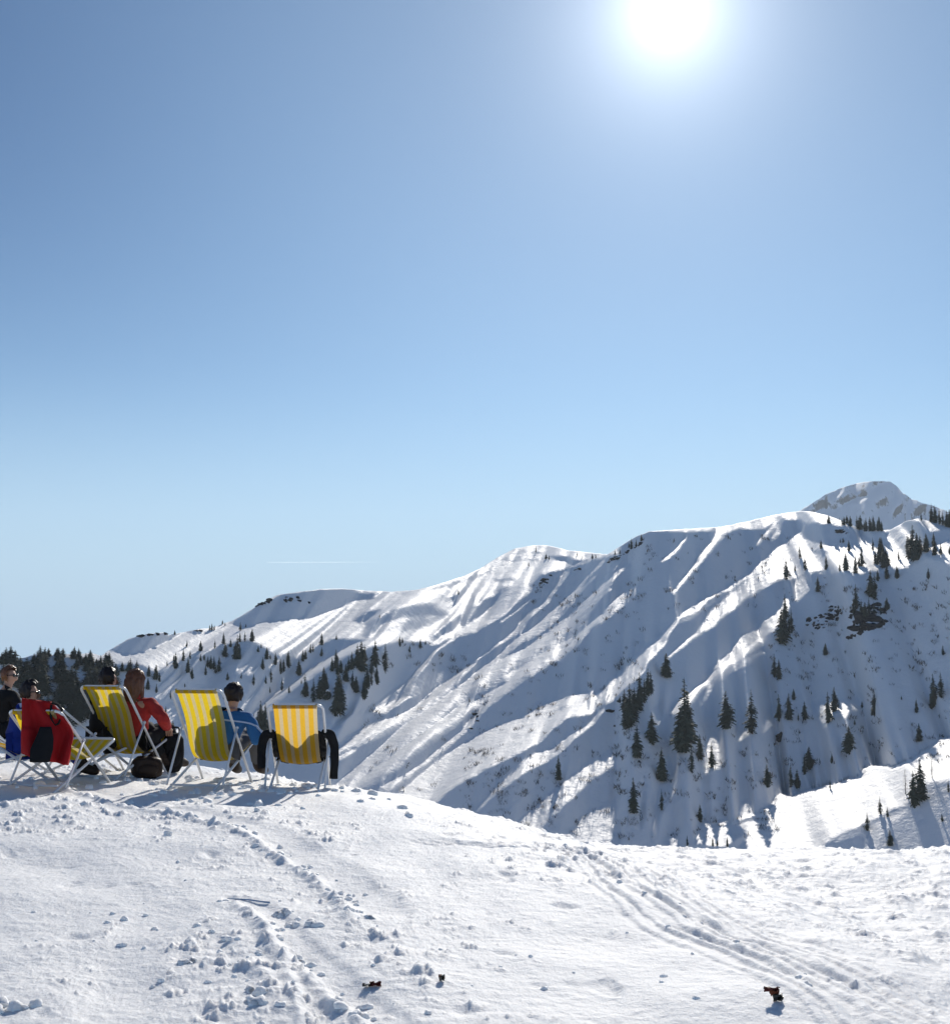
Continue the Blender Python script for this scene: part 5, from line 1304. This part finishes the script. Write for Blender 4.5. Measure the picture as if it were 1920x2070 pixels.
# the glare of the sun itself in the air around it
tc = nt.nodes.new('ShaderNodeTexCoord')
nrm = nt.nodes.new('ShaderNodeVectorMath'); nrm.operation = 'NORMALIZE'; nt.links.new(tc.outputs['Generated'], nrm.inputs[0])
ds = nt.nodes.new('ShaderNodeVectorMath'); ds.operation = 'DISTANCE'; ds.inputs[1].default_value = SUN; nt.links.new(nrm.outputs[0], ds.inputs[0])
def expo(k, amp, pw=1.0):
    a = nt.nodes.new('ShaderNodeMath'); a.operation = 'DIVIDE'; a.inputs[1].default_value = k; nt.links.new(ds.outputs['Value'], a.inputs[0])
    p = nt.nodes.new('ShaderNodeMath'); p.operation = 'POWER'; p.inputs[1].default_value = pw; nt.links.new(a.outputs[0], p.inputs[0])
    n = nt.nodes.new('ShaderNodeMath'); n.operation = 'MULTIPLY'; n.inputs[1].default_value = -1; nt.links.new(p.outputs[0], n.inputs[0])
    e = nt.nodes.new('ShaderNodeMath'); e.operation = 'EXPONENT'; nt.links.new(n.outputs[0], e.inputs[0])
    m = nt.nodes.new('ShaderNodeMath'); m.operation = 'MULTIPLY'; m.inputs[1].default_value = amp; nt.links.new(e.outputs[0], m.inputs[0])
    return m
def addn(a, b):
    s = nt.nodes.new('ShaderNodeMath'); s.operation = 'ADD'; nt.links.new(a.outputs[0], s.inputs[0]); nt.links.new(b.outputs[0], s.inputs[1]); return s
glow = addn(addn(expo(.014, 10, 2.0), expo(.034, 11)), expo(.11, 2.8))
gc = nt.nodes.new('ShaderNodeVectorMath'); gc.operation = 'SCALE'; gc.inputs[0].default_value = (.96, .99, 1.0); nt.links.new(glow.outputs[0], gc.inputs['Scale'])
sz_ = nt.nodes.new('ShaderNodeSeparateXYZ'); nt.links.new(nrm.outputs[0], sz_.inputs[0])
hz = nt.nodes.new('ShaderNodeMapRange'); hz.interpolation_type = 'SMOOTHSTEP'; hz.inputs[1].default_value = 0.0; hz.inputs[2].default_value = 0.24; hz.inputs[3].default_value = 1.0; hz.inputs[4].default_value = 0.0
nt.links.new(sz_.outputs[2], hz.inputs[0])
sk_t = nt.nodes.new('ShaderNodeMix'); sk_t.data_type = 'RGBA'; sk_t.inputs[7].default_value = (3.75, 5.2, 6.7, 1)   # clear pale air low over the hills
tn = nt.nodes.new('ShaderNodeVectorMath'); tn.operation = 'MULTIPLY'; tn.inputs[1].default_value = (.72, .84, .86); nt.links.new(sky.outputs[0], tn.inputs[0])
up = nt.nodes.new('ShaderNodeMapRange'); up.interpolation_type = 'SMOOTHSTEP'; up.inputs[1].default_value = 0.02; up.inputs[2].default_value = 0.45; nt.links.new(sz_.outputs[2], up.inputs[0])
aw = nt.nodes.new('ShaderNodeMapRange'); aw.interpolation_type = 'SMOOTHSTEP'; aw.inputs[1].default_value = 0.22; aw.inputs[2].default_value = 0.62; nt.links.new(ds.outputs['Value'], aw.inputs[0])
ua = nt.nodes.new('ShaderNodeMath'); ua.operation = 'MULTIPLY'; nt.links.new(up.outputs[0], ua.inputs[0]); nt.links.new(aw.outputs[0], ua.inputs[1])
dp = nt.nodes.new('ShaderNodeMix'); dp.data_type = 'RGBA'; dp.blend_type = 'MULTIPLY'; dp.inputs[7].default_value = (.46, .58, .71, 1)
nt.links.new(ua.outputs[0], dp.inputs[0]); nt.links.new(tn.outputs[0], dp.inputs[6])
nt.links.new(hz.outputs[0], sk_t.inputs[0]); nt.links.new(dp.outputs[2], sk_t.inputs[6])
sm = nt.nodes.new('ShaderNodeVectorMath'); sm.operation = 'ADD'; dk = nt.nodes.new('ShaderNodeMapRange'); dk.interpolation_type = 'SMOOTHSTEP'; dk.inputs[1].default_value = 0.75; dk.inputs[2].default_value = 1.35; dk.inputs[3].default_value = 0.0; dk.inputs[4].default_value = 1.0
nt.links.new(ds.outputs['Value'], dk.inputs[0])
deep = nt.nodes.new('ShaderNodeMix'); deep.data_type = 'RGBA'; deep.blend_type = 'MULTIPLY'; deep.inputs[7].default_value = (1.0, 1.10, 1.22, 1)   # unseen sky away from the sun, brightened and blued to fill the shade
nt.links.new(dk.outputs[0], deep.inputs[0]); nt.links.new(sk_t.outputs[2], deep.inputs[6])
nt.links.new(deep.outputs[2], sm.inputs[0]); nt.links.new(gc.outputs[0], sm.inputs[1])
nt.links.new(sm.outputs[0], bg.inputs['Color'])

ld = bpy.data.lights.new("sun", 'SUN'); ld.energy = 3.85; ld.angle = math.radians(.5); ld.color = (1.0, .945, .86)
lo = bpy.data.objects.new("sun", ld); col.objects.link(lo)
lo.rotation_euler = (-SUN).to_track_quat('-Z', 'Y').to_euler()

sc.view_settings.view_transform = 'Standard'; sc.view_settings.look = 'None'; sc.view_settings.gamma = 1; sc.view_settings.exposure = 0.24
sc.cycles.max_bounces = 8; sc.cycles.diffuse_bounces = 3; sc.cycles.transmission_bounces = 4; sc.cycles.transparent_max_bounces = 4
sc.cycles.sample_clamp_indirect = 6
sc.cycles.use_denoising = True
